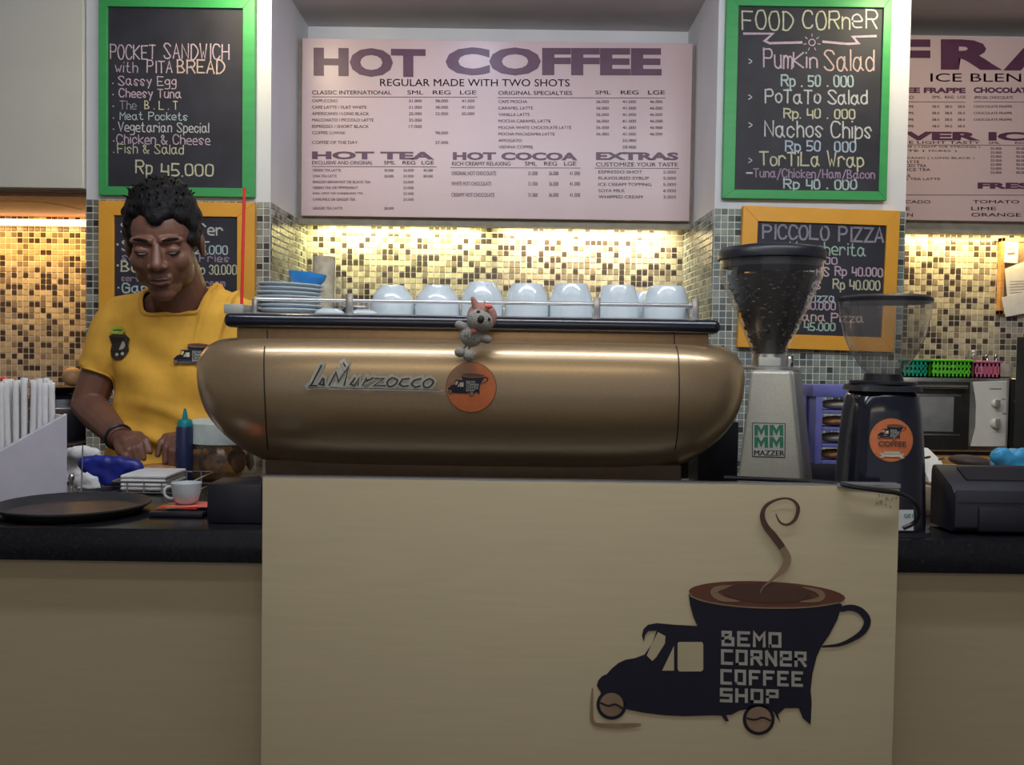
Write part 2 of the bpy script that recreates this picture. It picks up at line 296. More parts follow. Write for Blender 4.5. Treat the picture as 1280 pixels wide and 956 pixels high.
# the cup-van emblem, in its own units (0..1275, 0..956)
BLK = dict(B="00 06 36 34 03;33 43 40 00", E="46 06 00 40;03 33", M="00 06 23 46 40", O="00 06 46 40 00", C="46 06 00 40", R="00 06 46 43 03;23 40", N="00 06;06 40;40 46", F="46 06 00;03 33", S="46 06 03 43 40 00", H="00 06;40 46;03 43", P="00 06 46 43 03", e="03 43 46 06 00 40")
def emblem(m, parent, letters=True, small=False, solid=False, cols=None):
    f = lambda q: q
    sil = [(466, 412), (472, 455), (484, 497), (498, 528), (420, 524), (350, 518), (318, 524), (302, 540), (297, 562), (304, 585), (309, 560), (320, 547), (350, 545), (335, 590), (306, 632), (270, 645), (238, 650), (212, 662), (188, 682), (170, 702), (152, 710), (138, 726), (133, 745), (146, 765), (160, 800), (240, 830), (300, 842), (380, 852), (450, 855), (560, 852), (585, 853), (600, 874), (612, 872), (602, 851), (620, 850), (650, 835), (700, 825), (775, 840), (798, 880), (790, 848), (815, 826), (865, 826), (880, 862), (908, 886), (912, 805), (908, 760), (915, 700), (930, 640), (948, 600), (975, 562), (1005, 505), (1022, 450), (1010, 446), (900, 462), (750, 464), (600, 452), (500, 432)]
    a = Print(m, .0); a.poly(sil); hp = smoothp([(1015, 468), (1055, 462), (1092, 476), (1114, 510), (1098, 548), (1060, 576), (1010, 597), (948, 603)], 4)
    n = len(hp); a.ribbon(hp, [26 - 16 * abs(i / n - .35) if i < n * .5 else 24 - 18 * (i / n - .5) * 2 for i in range(n)])
    a.disc(187, 813, 55, n=24, rings=1); a.disc(720, 866, 58, n=24, rings=1)
    o = a.build('van_silhouette', M['navy'], parent)
    k = .0008
    b = Print(m, k)
    b.poly([(355, 550), (382, 565), (380, 592), (348, 642), (334, 655), (314, 635), (330, 598)]); b.poly([(413, 600), (413, 690), (370, 690)]); b.poly([(430, 586), (514, 586), (519, 594), (519, 686), (512, 693), (432, 693), (426, 684), (426, 592)])
    b.build('van_windows', M['laminate'] if not small else M['cream'], parent)
    c = Print(m, k); c.disc(750, 415, 284, 48, rot=.045, rings=3); c.build('coffee_surface', M['midbrown'], parent)
    c = Print(m, k * 1.6); c.ribbon(smoothp([(470, 418), (520, 438), (620, 455), (750, 463), (900, 460), (1010, 444)], 4), 5)
    if not small:
        c.ribbon(smoothp([(625, 382), (575, 392), (558, 408), (590, 430), (650, 438)], 4), [3, 22, 34, 18, 3] and [3 + 22 * math.sin(math.pi * i / 16) for i in range(17)])
        c.ribbon(smoothp([(880, 388), (930, 400), (950, 418), (930, 434), (870, 440)], 4), [3 + 18 * math.sin(math.pi * i / 16) for i in range(17)])
    c.build('cup_rim_line', M['cream'] if small else M['tan'], parent)
    if not small:
        d = Print(m, k * 2); d.disc(752, 408, 160, 34, rot=.04, rings=2); d.build('coffee_centre', M['dkbrown'], parent)
    for wx_, wy_, wr_ in ((187, 813, 43), (720, 866, 46)): bn = Print(m, k); bn.disc(wx_, wy_, wr_, n=24, rings=1); bn.build('coffee_bean_wheel', M['tan'], parent)
    for cr_ in ([(146, 806), (175, 818), (200, 812), (228, 828)], [(676, 862), (705, 868), (735, 860), (764, 872)]): ln = Print(m, k * 2); ln.ribbon(smoothp(cr_, 4), 7); ln.build('bean_crease', M['navy'], parent)
    if not small:
        sp = smoothp([(725, 408), (738, 385), (772, 358), (812, 318), (824, 284), (805, 245), (772, 200), (746, 168), (733, 130), (745, 95), (780, 73), (820, 66), (850, 78), (863, 105), (850, 145), (820, 162), (795, 150), (782, 122)], 4)
        wds = [3, 5, 10, 24, 27, 26, 26, 22, 18, 13, 9, 7, 10, 15, 12, 9, 7, 3]; W_ = [wds[i // 4] + (wds[min(i // 4 + 1, 17)] - wds[i // 4]) * (i % 4) / 4 for i in range(len(sp))]
        s1 = Print(m, k * 3); s1.ribbon(sp[:21], W_[:21]); s1.build('steam_lower', M['tan'], parent)
        s2 = Print(m, k * 3); s2.ribbon(sp[20:], W_[20:]); s2.build('steam_curl', M['dkbrown'], parent)
        s3 = Print(m, 0); s3.ribbon(smoothp([(118, 752), (115, 830), (122, 880), (180, 890), (240, 889), (294, 886)], 4), [5, 7, 9, 10, 11, 12, 12, 13, 13, 14, 15, 15, 16, 17, 18, 18, 17, 16, 15, 12, 8]); s3.build('corner_flourish', M['tan'], parent)
    rows = [('BEMO', 585, 802, 545, 601, .03), ('CORNeR', 583, 893, 612, 668, .03), ('COFFEE', 581, 880, 684, 740, .03), ('SHOP', 579, 792, 752, 804, .03)]
    for t, x0, x1, yt, yb, sl in rows:
        L = Print(m, k * 1.5); wch = (x1 - x0 + 10) / len(t) ; st = 11 if not small else 11
        for i, ch in enumerate(t):
            for part in BLK[ch].split(';'):
                q = [(int(u[0]), int(u[1])) for u in part.split()]
                pts = [(x0 + i * wch + st / 2 + a_ / 4 * (wch - 10 - st), yb - st / 2 - b_ / 6 * (yb - yt - st) + sl * (i * wch + a_ * 10)) for a_, b_ in q]
                L.ribbon(pts, st, square=True)
        L.build('lettering', M['lettergrey'], parent)
def embmap(m, x0, y0, s, rot=0): 
    return lambda x, y, k=0: m(x0 + (x * math.cos(rot) - y * math.sin(rot)) * s, y0 + (x * math.sin(rot) + y * math.cos(rot)) * s, k)
# ================================================================ SETTING
WX = 2.7; CEIL = EYE + 1.16
struct(B(-WX, WX, -3, 3.5, -.05, 0).build('floor', M['floor'])); struct(B(-WX, WX, -3, 3.5, CEIL, CEIL + .06).build('ceiling', M['ceil']))
wb = struct(B(-WX, WX, 3.41, 3.5, 0, CEIL).build('wall_back', M['wall']))
struct(B(-WX - .08, -WX, -3, 3.5, 0, CEIL).build('wall_left', M['wall'])); struct(B(WX, WX + .08, -3, 3.5, 0, CEIL).build('wall_right', M['wall']))
PL0, PL1 = -1.3195, -.752; PR0, PR1 = .616, 1.2045; PD = 2.9; TT = EYE + .451
def pillar(name, x0, x1):
    p = struct(B(x0, x1, PD, 3.41, 0, CEIL).build(name, M['wall']))
    return p
pl = pillar('wall_pillar_left', PL0, PL1); prr = pillar('wall_pillar_right', PR0, PR1)
PAL = {'a': [((.050, .036, .028), .27), ((.20, .165, .12), .2), ((.46, .42, .32), .33), ((.36, .33, .25), .2)],  # same tiles everywhere; each surface's differing light is put into its palette
       'p': [((.055, .05, .045), .2), ((.19, .185, .16), .27), ((.36, .37, .31), .33), ((.27, .28, .24), .2)],
       'b': [((.07, .085, .085), .10), ((.17, .21, .20), .28), ((.32, .36, .31), .37), ((.24, .29, .28), .25)]}
def tiles(parent, o, u, vv, nrm, nu, nv, pal, pitch=.021, gap=.0026):
    o = Vector(o); u = Vector(u); vv = Vector(vv); nrm = Vector(nrm)
    g = MB(); g.add([o + nrm * .001, o + u * nu * pitch + nrm * .001, o + u * nu * pitch + vv * nv * pitch + nrm * .001, o + vv * nv * pitch + nrm * .001], [(0, 1, 2, 3)])
    g.build('grout', M['grout'], parent, fix=False)
    t = MB(); cols = []; rnd = random.Random(nu * 31 + nv); prev = None
    for i in range(nu):
        for j in range(nv):
            a = o + u * (i * pitch + gap / 2) + vv * (j * pitch + gap / 2); s = pitch - gap; e = .0012
            p0 = [a, a + u * s, a + (u + vv) * s, a + vv * s]; p1 = [a + (u + vv) * e, a + u * (s - e) + vv * e, a + (u + vv) * (s - e), a + vv * (s - e) + u * e]
            th = .0035 + rnd.random() * .0007
            t.add([q + nrm * .001 for q in p0] + [q + nrm * th for q in p1], [(4, 5, 6, 7), (0, 1, 5, 4), (1, 2, 6, 5), (2, 3, 7, 6), (3, 0, 4, 7)])
            x = rnd.random(); k = 0
            for k, (c, pz) in enumerate(PAL[pal]):
                if x < pz: break
                x -= pz
            q = rnd.uniform(.82, 1.18); cols.append((c[0] * q, c[1] * q, c[2] * q, 1))
    ob = t.build('mosaic_tiles', M['tile'], parent, fix=False); ob['kind'] = 'stuff'
    ca = ob.data.attributes.new('Col', 'FLOAT_COLOR', 'FACE'); fl = []
    for c in cols: fl += list(c) * 5
    ca.data.foreach_set('color', fl)
X, Y, Z = (1, 0, 0), (0, 1, 0), (0, 0, 1)
zb = EYE - .50; nv = int((TT - zb) / .021); z0 = TT - nv * .021
tiles(pl, (PL0, PD, z0), X, Z, (0, -1, 0), int((PL1 - PL0) / .021 + .5), nv, 'p')
tiles(pl, (PL1, PD + .002, z0), Y, Z, (1, 0, 0), 24, nv, 'p'); tiles(pl, (PL0, PD + .002, z0), Y, Z, (-1, 0, 0), 24, nv, 'p')
tiles(prr, (PR0, PD, z0), X, Z, (0, -1, 0), int((PR1 - PR0) / .021 + .5), nv, 'b')
tiles(prr, (PR0, PD + .002, z0), Y, Z, (-1, 0, 0), 24, nv, 'b'); tiles(prr, (PR1, PD + .002, z0), Y, Z, (1, 0, 0), 24, nv, 'b')
tiles(wb, (PL1, 3.41, z0), X, Z, (0, -1, 0), 65, nv + 1, 'a'); tiles(wb, (PR1, 3.41, z0), X, Z, (0, -1, 0), 45, nv + 1, 'a')
tiles(wb, (PL0 - .021 * 45, 3.41, z0), X, Z, (0, -1, 0), 45, nv + 1, 'a')
# bulkheads above the coves
b1 = struct(B(PL1 + .001, PR0 - .001, 3.26, 3.30, EYE + .432, EYE + 1.065).box(PL1 + .001, PR0 - .001, 3.3002, 3.41, EYE + .478, EYE + 1.065).build('trim_1', M['tan2']))
b2 = struct(B(PR1 + .001, WX, 3.26, 3.30, EYE + .432, EYE + 1.065).box(PR1 + .001, WX, 3.3002, 3.41, EYE + .478, EYE + 1.065).build('trim_2', M['tan2']))
b3 = struct(B(-WX, PL0 - .001, 2.93, 3.22, EYE + .475, CEIL).build('trim_3', M['tan2'], bevel=.002))
struct(B(-WX, PL0 - .001, 2.94, 3.40, EYE + .462, EYE + .475).build('trim_4', M['soffit']))  # underside's brown is the warm tube light, put into the colour
rw = MB().tube(smoothp([P(0, 251, 3.0), P(40, 252, 3.02), P(75, 256, 3.05), P(102, 262, 3.1)], 5), .0012, 6).build('loose_wire', M['cream']); tag(rw, 'thin pale wire drooping under the left bulkhead above the glowing tube', 'wire')
def tube_lamp(x0, x1, y, z, m, label):
    t = thing('tube_light', label, 'light', ((x0 + x1) / 2, y, z), 'tube lights under the bulkheads')
    MB().tube([(x0, y, z), (x1, y, z)], .011, 14).build('glass_tube', m, t, smooth=True)
    for x in (x0 - .012, x1 + .012): B(x - .012, x + .012, y - .013, y + .013, z - .013, z + .0145).build('end_cap', M['white'], t)
tube_lamp(-2.2, -1.36, 3.365, EYE + .438, M['lamp'], 'glowing warm tube light above the left tiled recess')
tube_lamp(-.70, -.16, 3.36, EYE + .462, M['lampw'], 'left tube light under the hot coffee menu bulkhead')
tube_lamp(-.06, .52, 3.36, EYE + .462, M['lampw'], 'right tube light under the hot coffee menu bulkhead')
tube_lamp(1.25, 1.80, 3.36, EYE + .462, M['lampw'], 'tube light over the right tiled recess beside the cork board')
for nm, a, b_ in (('back_counter', -WX, PL0), ('back_counter', PL1, PR0), ('back_counter', PR1, WX)):
    t = thing(nm, {PL0: 'dark back counter in the left recess behind the barista', PR0: 'dark back counter hidden behind the espresso machine in the middle recess', WX: 'back counter with wooden top under the toaster oven'}[b_], 'counter', ((a + b_) / 2, 3.1, 0))
    B(a + .008, b_ - .008, 2.93, 3.395, 0, EYE - .33).build('cabinet', M['darkrub'] if b_ != WX else M['darkwood'], t); rbox('worktop', M['black'] if b_ != WX else M['wood'], t, a + .008, b_ - .008, 2.84, 3.395, EYE - .33, EYE - .3)
rk = struct(B(PR1 + .01, PR1 + .0105, 2, 2.001, 0.001, .0015).build('trim_5', M['black'])) if False else None
# ================================================================ FRONT COUNTER
CT = EYE - .27
cn = thing('bar_counter', 'long bar counter with black granite top and pale wood front', 'counter', (0, 1.7, 0))
rbox('worktop', M['stone'], cn, -2.4, 2.4, 1.38, 2.03, CT - .05, CT, .003)
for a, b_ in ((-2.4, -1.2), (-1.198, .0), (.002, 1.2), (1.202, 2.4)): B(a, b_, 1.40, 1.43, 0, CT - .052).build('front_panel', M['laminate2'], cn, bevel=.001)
B(-2.38, 2.38, 1.435, 1.98, .02, CT - .055).build('carcass', M['brownwood'], cn)
PD_ = 1.34; pA = P(328, 597, PD_); pB = P(1125, 608, PD_)
sc = thing('counter_screen', 'pale birch screen panel standing in front of the espresso machine', 'panel', ((pA.x + pB.x) / 2, PD_ + .012, 0))
scp = rbox('panel', M['laminate'], sc, pA.x, pB.x, PD_, PD_ + .018, 0, (pA.z + pB.z) / 2, .0012)
B(pA.x, pB.x, PD_ + .0005, PD_ + .0175, (pA.z + pB.z) / 2 + .0002, (pA.z + pB.z) / 2 + .002).build('edge_strip', M['steel'], sc)
for a in (pA.x + .01, pB.x - .04): B(a, a + .03, PD_ + .018, 1.379, .0, CT - .06).build('bracket', M['palewood'], sc)
tp = B(P(1062, 0, PD_).x, pB.x + .001, PD_ - .0015, PD_ + .02, pB.z - .003, pB.z + .0035); 
tag(tp.build('worn_tape', M['tape'], sc, bevel=.001), 'silvery worn tape wrapped on the top right edge')
pr = Print(onplane(PD_ - .0006));
for q in range(16): pr.disc(random.uniform(1095, 1124), random.uniform(617, 634), random.uniform(.5, 1.8), random.uniform(.6, 2.6), n=8, rings=1)
tag(pr.build('smudges', M['smudge'], sc), 'dark smudges near the top right corner')
sg = thing('shop_sign', 'large cup shaped van emblem with shop name fixed on the screen panel', 'sign', P(905, 912, PD_ - .001))
emblem(embmap(onplane(PD_ - .0012), 700, 600, 1 / 2.898), sg)
# ================================================================ CHALKBOARDS
def framed(name, label, out, inn, D, mf, rot=0, th=.022):
    (x0, y0, x1, y1), (a0, b0, a1, b1) = out, inn; cx, cy = (x0 + x1) / 2, (y0 + y1) / 2
    A, E = P(x0, cy, D), P(x1, cy, D); zt, zb_ = P(cx, y0, D).z, P(cx, y1, D).z; IA, IE = P(a0, cy, D).x, P(a1, cy, D).x; it, ib = P(cx, b0, D).z, P(cx, b1, D).z
    t = thing(name, label, 'chalkboard', ((A.x + E.x) / 2, D + th, zb_))
    o_ = [(A.x, zb_), (E.x, zb_), (E.x, zt), (A.x, zt)]; i_ = [(IA, ib), (IE, ib), (IE, it), (IA, it)]
    for k in range(4):
        l = (k + 1) % 4; q = [o_[k], o_[l], i_[l], i_[k]]; g = .0004
        MB().add([(x, D, z) for x, z in q] + [(x, D + th, z) for x, z in q], [(0, 1, 2, 3), (4, 7, 6, 5), (0, 4, 5, 1), (1, 5, 6, 2), (2, 6, 7, 3), (3, 7, 4, 0)]).build('frame_rail', mf, t, bevel=.0012)
    B(IA - .002, IE + .002, D + .008, D + th - .001, ib - .002, it + .002).build('slate', M['slate'], t)
    t['_D'] = D + .008; return t
def lines(t, rows, wd=1.5, off=.0007):
    D = t['_D'] - off
    for r_ in rows:
        tx, x0, x1, yt, yb, c = r_[:6]; pr = Print(onplane(D)); chalk(pr, tx, x0, x1, yt, yb, r_[6] if len(r_) > 6 else wd); pr.build('chalk_line', CH[c], t)
    del t['_D']
D1 = PD - .026
t = framed('chalkboard', 'green framed chalkboard listing pocket sandwiches, above the barista', (123, -10, 318, 245), (134, 9, 303, 234), D1, M['green'])
rows = [('POCKET', 138, 194, 56, 73, 'p'), ('SANDWICH', 205, 286, 55, 73, 'p'), ('with', 144, 172, 78, 90, 'p', 1.2), ('PITA', 184, 215, 76, 90, 'p'), ('BREAD', 222, 280, 75, 91, 'o', 1.8), ('Sassy Egg', 148, 220, 95, 106, 'p', 1.3), ('Cheesy Tuna', 149, 226, 111, 121, 'p', 1.4), ('The', 150, 170, 126, 136, 'd', 1.2), ('B . L . T', 181, 222, 126, 136, 'y', 1.2), ('Meat Pockets', 150, 234, 140, 149, 'c', 1.2), ('Vegetarian Special', 148, 261, 153, 164, 'w', 1.3), ('Chicken & Cheese', 146, 262, 168, 179, 'p', 1.3), ('Fish & Salad', 147, 229, 180, 191, 'y', 1.2), ('Rp', 170, 190, 201, 216, 'y', 1.9), ('45.000', 202, 266, 205, 219, 'y', 2)]
rows += [('·', 141 + i * .2, 142, 101 + i * 15 - i * .6, 107 + i * 15 - i * .6, 'w', 1.4) for i in range(7)]
lines(t, rows)
t = framed('chalkboard', 'green framed food corner chalkboard with salads and nachos, upper right', (906, -8, 1112, 249), (921, 8, 1102, 238), D1, M['green'])
lines(t, [('FOOD', 928, 991, 14, 36, 'y', 2), ('CORn', 1004, 1062, 14, 35, 'y', 2), ('e', 1066, 1077, 9, 34, 'w', 2), ('R', 1083, 1096, 12, 35, 'w', 2), ('Pum', 955, 990, 61, 84, 'p', 2), ('Kin', 992, 1021, 66, 84, 'p', 2), ('Salad', 1031, 1092, 63, 87, 'o', 2), ('Rp . 50 . 000', 977, 1066, 94, 107, 'c', 2), ('PoTaTo Salad', 957, 1084, 112, 128, 'w', 2), ('Rp. 40 . 000', 980, 1068, 136, 147, 'y', 1.8), ('Nachos Chips', 956, 1089, 151, 170, 'w', 2), ('Rp 50 . 000', 982, 1069, 176, 188, 'b', 2), ('TorTiLa Wrap', 950, 1079, 190, 206, 'y', 2), ('-', 934, 940, 213, 219, 'w', 2), ('Tuna/Chicken/Ham/Bacon', 942, 1093, 211, 221, 'v', 1.5), ('Rp 40 . 000', 980, 1070, 224, 235, 'c', 2)] + [('>', 936, 940, y - 3, y + 5, 'w', 1.2) for y in (74, 119, 154, 198)])
pr = Print(onplane(D1 + .0072))
pr.ribbon([(929, 42), (966, 42), (956, 51), (962, 54), (1003, 53)], 3); pr.ribbon([(1096, 45), (1066, 46), (1073, 54), (1060, 55), (1028, 52)], 3)
pr.disc(1015, 53, 4.6, n=20, rings=1, r0=.72)
for k in range(7):
    a = -math.pi / 2 + k * 2 * math.pi / 7 * 1.0; pr.ribbon([(1015 + 7 * math.cos(a), 53 + 7 * math.sin(a)), (1015 + 11 * math.cos(a), 53 + 11 * math.sin(a))], 1)
tag(pr.build('chalk_sun_divider', CH['p'], t), 'chalk banner with a small sun')
t = framed('chalkboard', 'yellow framed chalkboard with special offers behind the barista head', (123, 252, 318, 440), (142, 270, 296, 424), D1 - .002, M['yellow'])
lines(t, [('Special Offer', 152, 278, 279, 292, 'w', 2), ('-', 236, 262, 300, 304, 'w', 1.6), ('Spaghetti', 153, 232, 301, 313, 'c', 2), ('25.000', 243, 284, 307, 317, 'c', 1.7), ('served with Fries', 153, 286, 317, 325, 'v', 1.4), ('Banana', 152, 220, 326, 339, 'y', 2), ('Rp 30.000', 243, 295, 331, 342, 'y', 1.5), ('served', 152, 186, 344, 351, 'v', 1.2), ('ice cream', 233, 281, 349, 357, 'v', 1.4), ('Garlic', 153, 200, 354, 365, 'c', 2), ('·', 147, 148, 303, 308, 'w', 2.4), ('·', 147, 148, 329, 334, 'w', 2.4), ('·', 148, 149, 357, 362, 'w', 2)])
t = framed('chalkboard', 'yellow framed piccolo pizza chalkboard behind the coffee grinders', (924, 260, 1120, 437), (943, 279, 1104, 419), D1 - .002, M['yellow'])
lines(t, [('PICCOLO', 951, 1033, 282, 298, 'd', 2.6), ('PIZZA', 1046, 1101, 283, 300, 'd', 2.6), ('Margherita', 985, 1079, 303, 317, 'g', 1.7), ('35.000', 1000, 1044, 321, 329, 'p', 1.7), ('LOVERS', 985, 1034, 334, 344, 'p', 1.7), ('Rp 40.000', 1042, 1101, 333, 343, 'p', 1.8), ('LOVERS', 975, 1024, 351, 360, 'p', 1.6), ('Rp 40.000', 1040, 1098, 349, 360, 'y', 1.8), ('Hot Pizza', 980, 1042, 366, 376, 'c', 1.7), ('Rp 40.000', 983, 1043, 377, 386, 'p', 1.6), ('Mexicana Pizza', 962, 1078, 390, 400, 'o', 1.8), ('Rp 45.000', 983, 1043, 403, 412, 'g', 1.8)])
t = [o for o in C.objects if o.get('label', '').startswith('yellow framed piccolo')][0]; t.rotation_euler[1] = R(1.1)
# ================================================================ MENU BOARDS
def board(name, label, x0, y0, x1, y1, D, th, m):
    a = P(x0, (y0 + y1) / 2, D); b_ = P(x1, (y0 + y1) / 2, D); zt = P((x0 + x1) / 2, y0, D).z; zl = P((x0 + x1) / 2, y1, D).z
    t = thing(name, label, 'menu board', ((a.x + b_.x) / 2, D + th, zl)); B(a.x, b_.x, D, D + th, zl, zt).build('panel', m, t, bevel=.0015); return t
DM = 3.235
mb = board('menu_board', 'wide pink hot coffee menu board on the centre bulkhead', 377, 51, 864, 273, DM, .024, M['menu'])
pm = onplane(DM - .0008)
h = Print(pm); type_(h, 'HOT', 392, 532, 59, 95, .05); h.build('heading_lettering', M['ink'], mb); h = Print(pm); type_(h, 'COFFEE', 557, 827, 59, 94, .05, slope=.003); h.build('heading_lettering', M['ink'], mb)
for q_ in (('HOT TEA', 390, 543, 189, 199), ('HOT COCOA', 566, 722, 190, 200), ('EXTRAS', 745, 848, 190, 200)): h = Print(pm); type_(h, *q_, .05, .004); h.build('heading_lettering', M['ink'], mb)
h = Print(pm)
for tx, a, b_, yt, yb in [('REGULAR MADE WITH TWO SHOTS', 475, 712, 98.5, 107.5), ('CLASSIC INTERNATIONAL', 390, 489, 113, 118), ('SML', 509, 529, 113, 118), ('REG', 541, 563, 113, 118), ('LGE', 575, 595, 113, 118), ('ORIGINAL SPECIALTIES', 623, 715, 113.5, 118.5), ('SML', 744, 763, 113, 118), ('REG', 776, 798, 113, 118), ('LGE', 810, 831, 113, 118), ('EXCLUSIVE AND ORIGINAL', 390, 466, 201, 205.5), ('SML', 480, 494, 201, 205.5), ('REG', 503, 519, 201, 205.5), ('LGE', 527, 542, 201, 205.5), ('RICH CREAMY RELAXING', 565, 638, 202, 207), ('SML', 656, 671, 202, 207), ('REG', 680, 696, 202, 207), ('LGE', 705, 720, 202, 207), ('CUSTOMIZE YOUR TASTE', 745, 847, 203, 208)]: type_(h, tx, a, b_, yt, yb, .006, .002)
for a, b_, y in ((390, 597, 121), (622, 832, 122), (390, 546, 208), (563, 726, 209.5), (743, 849, 210)): h.ribbon([(a, y), (b_, y + .5)], .8)
h.build('subheading_lettering', M['ink'], mb)
h = Print(pm)
def rowset(names, x, ys, ch, ends, cols):
    for i, (nm, y, e) in enumerate(zip(names, ys, ends)):
        type_(h, nm, x, e, y, y + ch, .004, .002)
        for (c0, c1, pl_) in cols:
            if i < len(pl_) and pl_[i]: type_(h, pl_[i], c0, c1, y + .2, y + ch + .1, .004, .002)
rowset(['CAPPUCCINO', 'CAFE LATTE / FLAT WHITE', 'AMERICANO / LONG BLACK', 'MACCHIATO / PICCOLO LATTE', 'ESPRESSO / SHORT BLACK', 'COFFEE LUWAK', 'COFFEE OF THE DAY'], 390, [124, 132, 140, 148, 156, 164, 176], 3.8, [422, 458, 461, 467, 461, 432, 447],
 [(511, 527, ['31.000', '31.000', '25.000', '25.000', '17.000']), (544, 560, ['38.000', '38.000', '25.000', '', '', '98.000', '27.000']), (577, 593, ['41.000', '41.000', '30.000'])])
rowset(['CAFE MOCHA', 'CARAMEL LATTE', 'VANILLA LATTE', 'MOCHA CARAMEL LATTE', 'MOCHA WHITE CHOCOLATE LATTE', 'MOCHA MACADAMIA LATTE', 'AFFOGATO', 'VIENNA COFFEE'], 623, [125 + 8.1 * i for i in range(8)], 3.8, [659, 666, 662, 688, 714, 693, 652, 666],
 [(745, 761, ['36.000'] * 6), (778, 795, ['41.000'] * 6 + ['35.000', '25.000']), (812, 828, ['46.000'] * 6)])
rowset(['GREEN TEA LATTE', 'CHAI TEA LATTE', 'ENGLISH BREAKFAST OR BLACK TEA', 'GREEN TEA OR PEPPERMINT', 'EARL GREY OR DARJEELING TEA', 'CAMOMILE OR GINGER TEA', 'GINGER TEA LATTE'], 391, [211 + 7.3 * i for i in range(6)] + [258.5], 3.4, [426, 421, 463, 447, 454, 444, 428],
 [(480, 492, ['30.000', '28.000', '', '', '', '', '28.000']), (504, 517, ['36.000', '33.000', '23.000', '23.000', '23.000', '23.000']), (529, 541, ['40.000', '38.000'])])
rowset(['ORIGINAL HOT CHOCOLATE', 'WHITE HOT CHOCOLATE', 'CREAMY HOT CHOCOLATE'], 564, [214, 227, 241], 5, [620, 614, 618], [(660, 672, ['31.000'] * 3), (686, 698, ['36.000'] * 3), (712, 725, ['41.000'] * 3)])
rowset(['ESPRESSO SHOT', 'FLAVOURED SYRUP', 'ICE CREAM TOPPING', 'SOYA MILK', 'WHIPPED CREAM'], 748, [212.8 + 7.8 * i for i in range(5)], 4, [803, 811, 814, 781, 803], [(829, 845, ['5.000', '5.000', '5.000', '6.000', '3.000'])])
h.build('price_list_lettering', M['inkthin'], mb)
mc = board('menu_board', 'pink frappe and iced drinks menu board on the right bulkhead', 1100, 48, 1600, 278, DM, .024, M['menu'])
for q_ in (('F', 1105, 1163, 49, 88), ('R', 1176, 1253, 49, 87), ('A', 1254, 1340, 49, 88), ('PPE', 1352, 1560, 50, 90), ('OVER ICE', 1090, 1310, 164, 175), ('FRESH JUICE', 1222, 1400, 228, 238), ('COFFEE FRAPPE', 1094, 1207, 109, 116), ('CHOCOLATE', 1217, 1290, 109, 116)): h = Print(pm); type_(h, *q_, .05, .005); h.build('heading_lettering', M['ink'], mc)
h = Print(pm); type_(h, 'ICE BLENDED', 1163, 1335, 91.5, 102, .004, .003)
for tx, a, b_, yt, yb in [('ESPRESSO', 1110, 1142, 119.5, 123.5), ('SML', 1165, 1176, 119.5, 123), ('REG', 1181, 1192, 119.5, 123), ('LGE', 1197, 1207, 119.5, 123), ('SPECIAL CHOCOLATE', 1218, 1266, 120, 123.5), ('THE LIGHT TASTY', 1118, 1225, 176, 179.5), ('SML', 1236, 1250, 177, 180), ('REG', 1269, 1284, 177, 180), ('COFFEE ( LIGHT OR STRONG )', 1112, 1225, 182, 185), ('LATTE ( ICED )', 1112, 1196, 187, 190), ('MOCHA', 1110, 1134, 191.5, 194.5), ('AMERICANO ( LONG BLACK )', 1110, 1218, 196, 199), ('CAFE LATTE', 1108, 1149, 200.5, 204), ('LEMON ICED TEA', 1105, 1158, 205, 208.5), ('PEACH ICE TEA', 1105, 1163, 210, 213.5), ('SODAS', 1112, 1138, 218, 221), ('GINGER TEA LATTE', 1108, 1175, 222, 225), ('AVOCADO', 1108, 1163, 250, 254), ('APPLE', 1105, 1137, 258.5, 262.5), ('MELON', 1105, 1141, 266, 270.5), ('TOMATO', 1216, 1274, 250, 254), ('LIME', 1214, 1245, 258.5, 262.5), ('ORANGE', 1214, 1276, 266, 270.5)]: type_(h, tx, a, b_, yt, yb, .004, .003)
for i in range(4):
    y = 131.5 + 8.2 * i; type_(h, 'COFFEE FRAPPE', 1106, 1142, y, y + 3, .004, .003)
    for q in (1165, 1181, 1197): type_(h, '38.0', q, q + 9, y, y + 3, .004)
    if i < 3: type_(h, 'CHOCOLATE FRAPPE', 1217, 1265, y, y + 3, .004, .003)
for i in range(7): type_(h, '25.000', 1238, 1252, 184 + 5 * i, 187 + 5 * i, .004); type_(h, '30.000', 1270, 1284, 184 + 5 * i, 187 + 5 * i, .004)
for a, b_, y in ((1115, 1207, 127), (1217, 1300, 127), (1115, 1300, 181), (1115, 1400, 243.5)): h.ribbon([(a, y), (b_, y + .6)], .8)
h.build('price_list_lettering', M['inkthin'], mc)
wp = P(103, 235, 2.88)
t = thing('blank_board', 'blank white glossy board at the top left corner', 'board', (wp.x - .35, 2.92, wp.z)); B(wp.x - .8, wp.x, 2.885, 2.928, wp.z, CEIL - .01).build('panel', M['whiteboard'], t, bevel=.002)
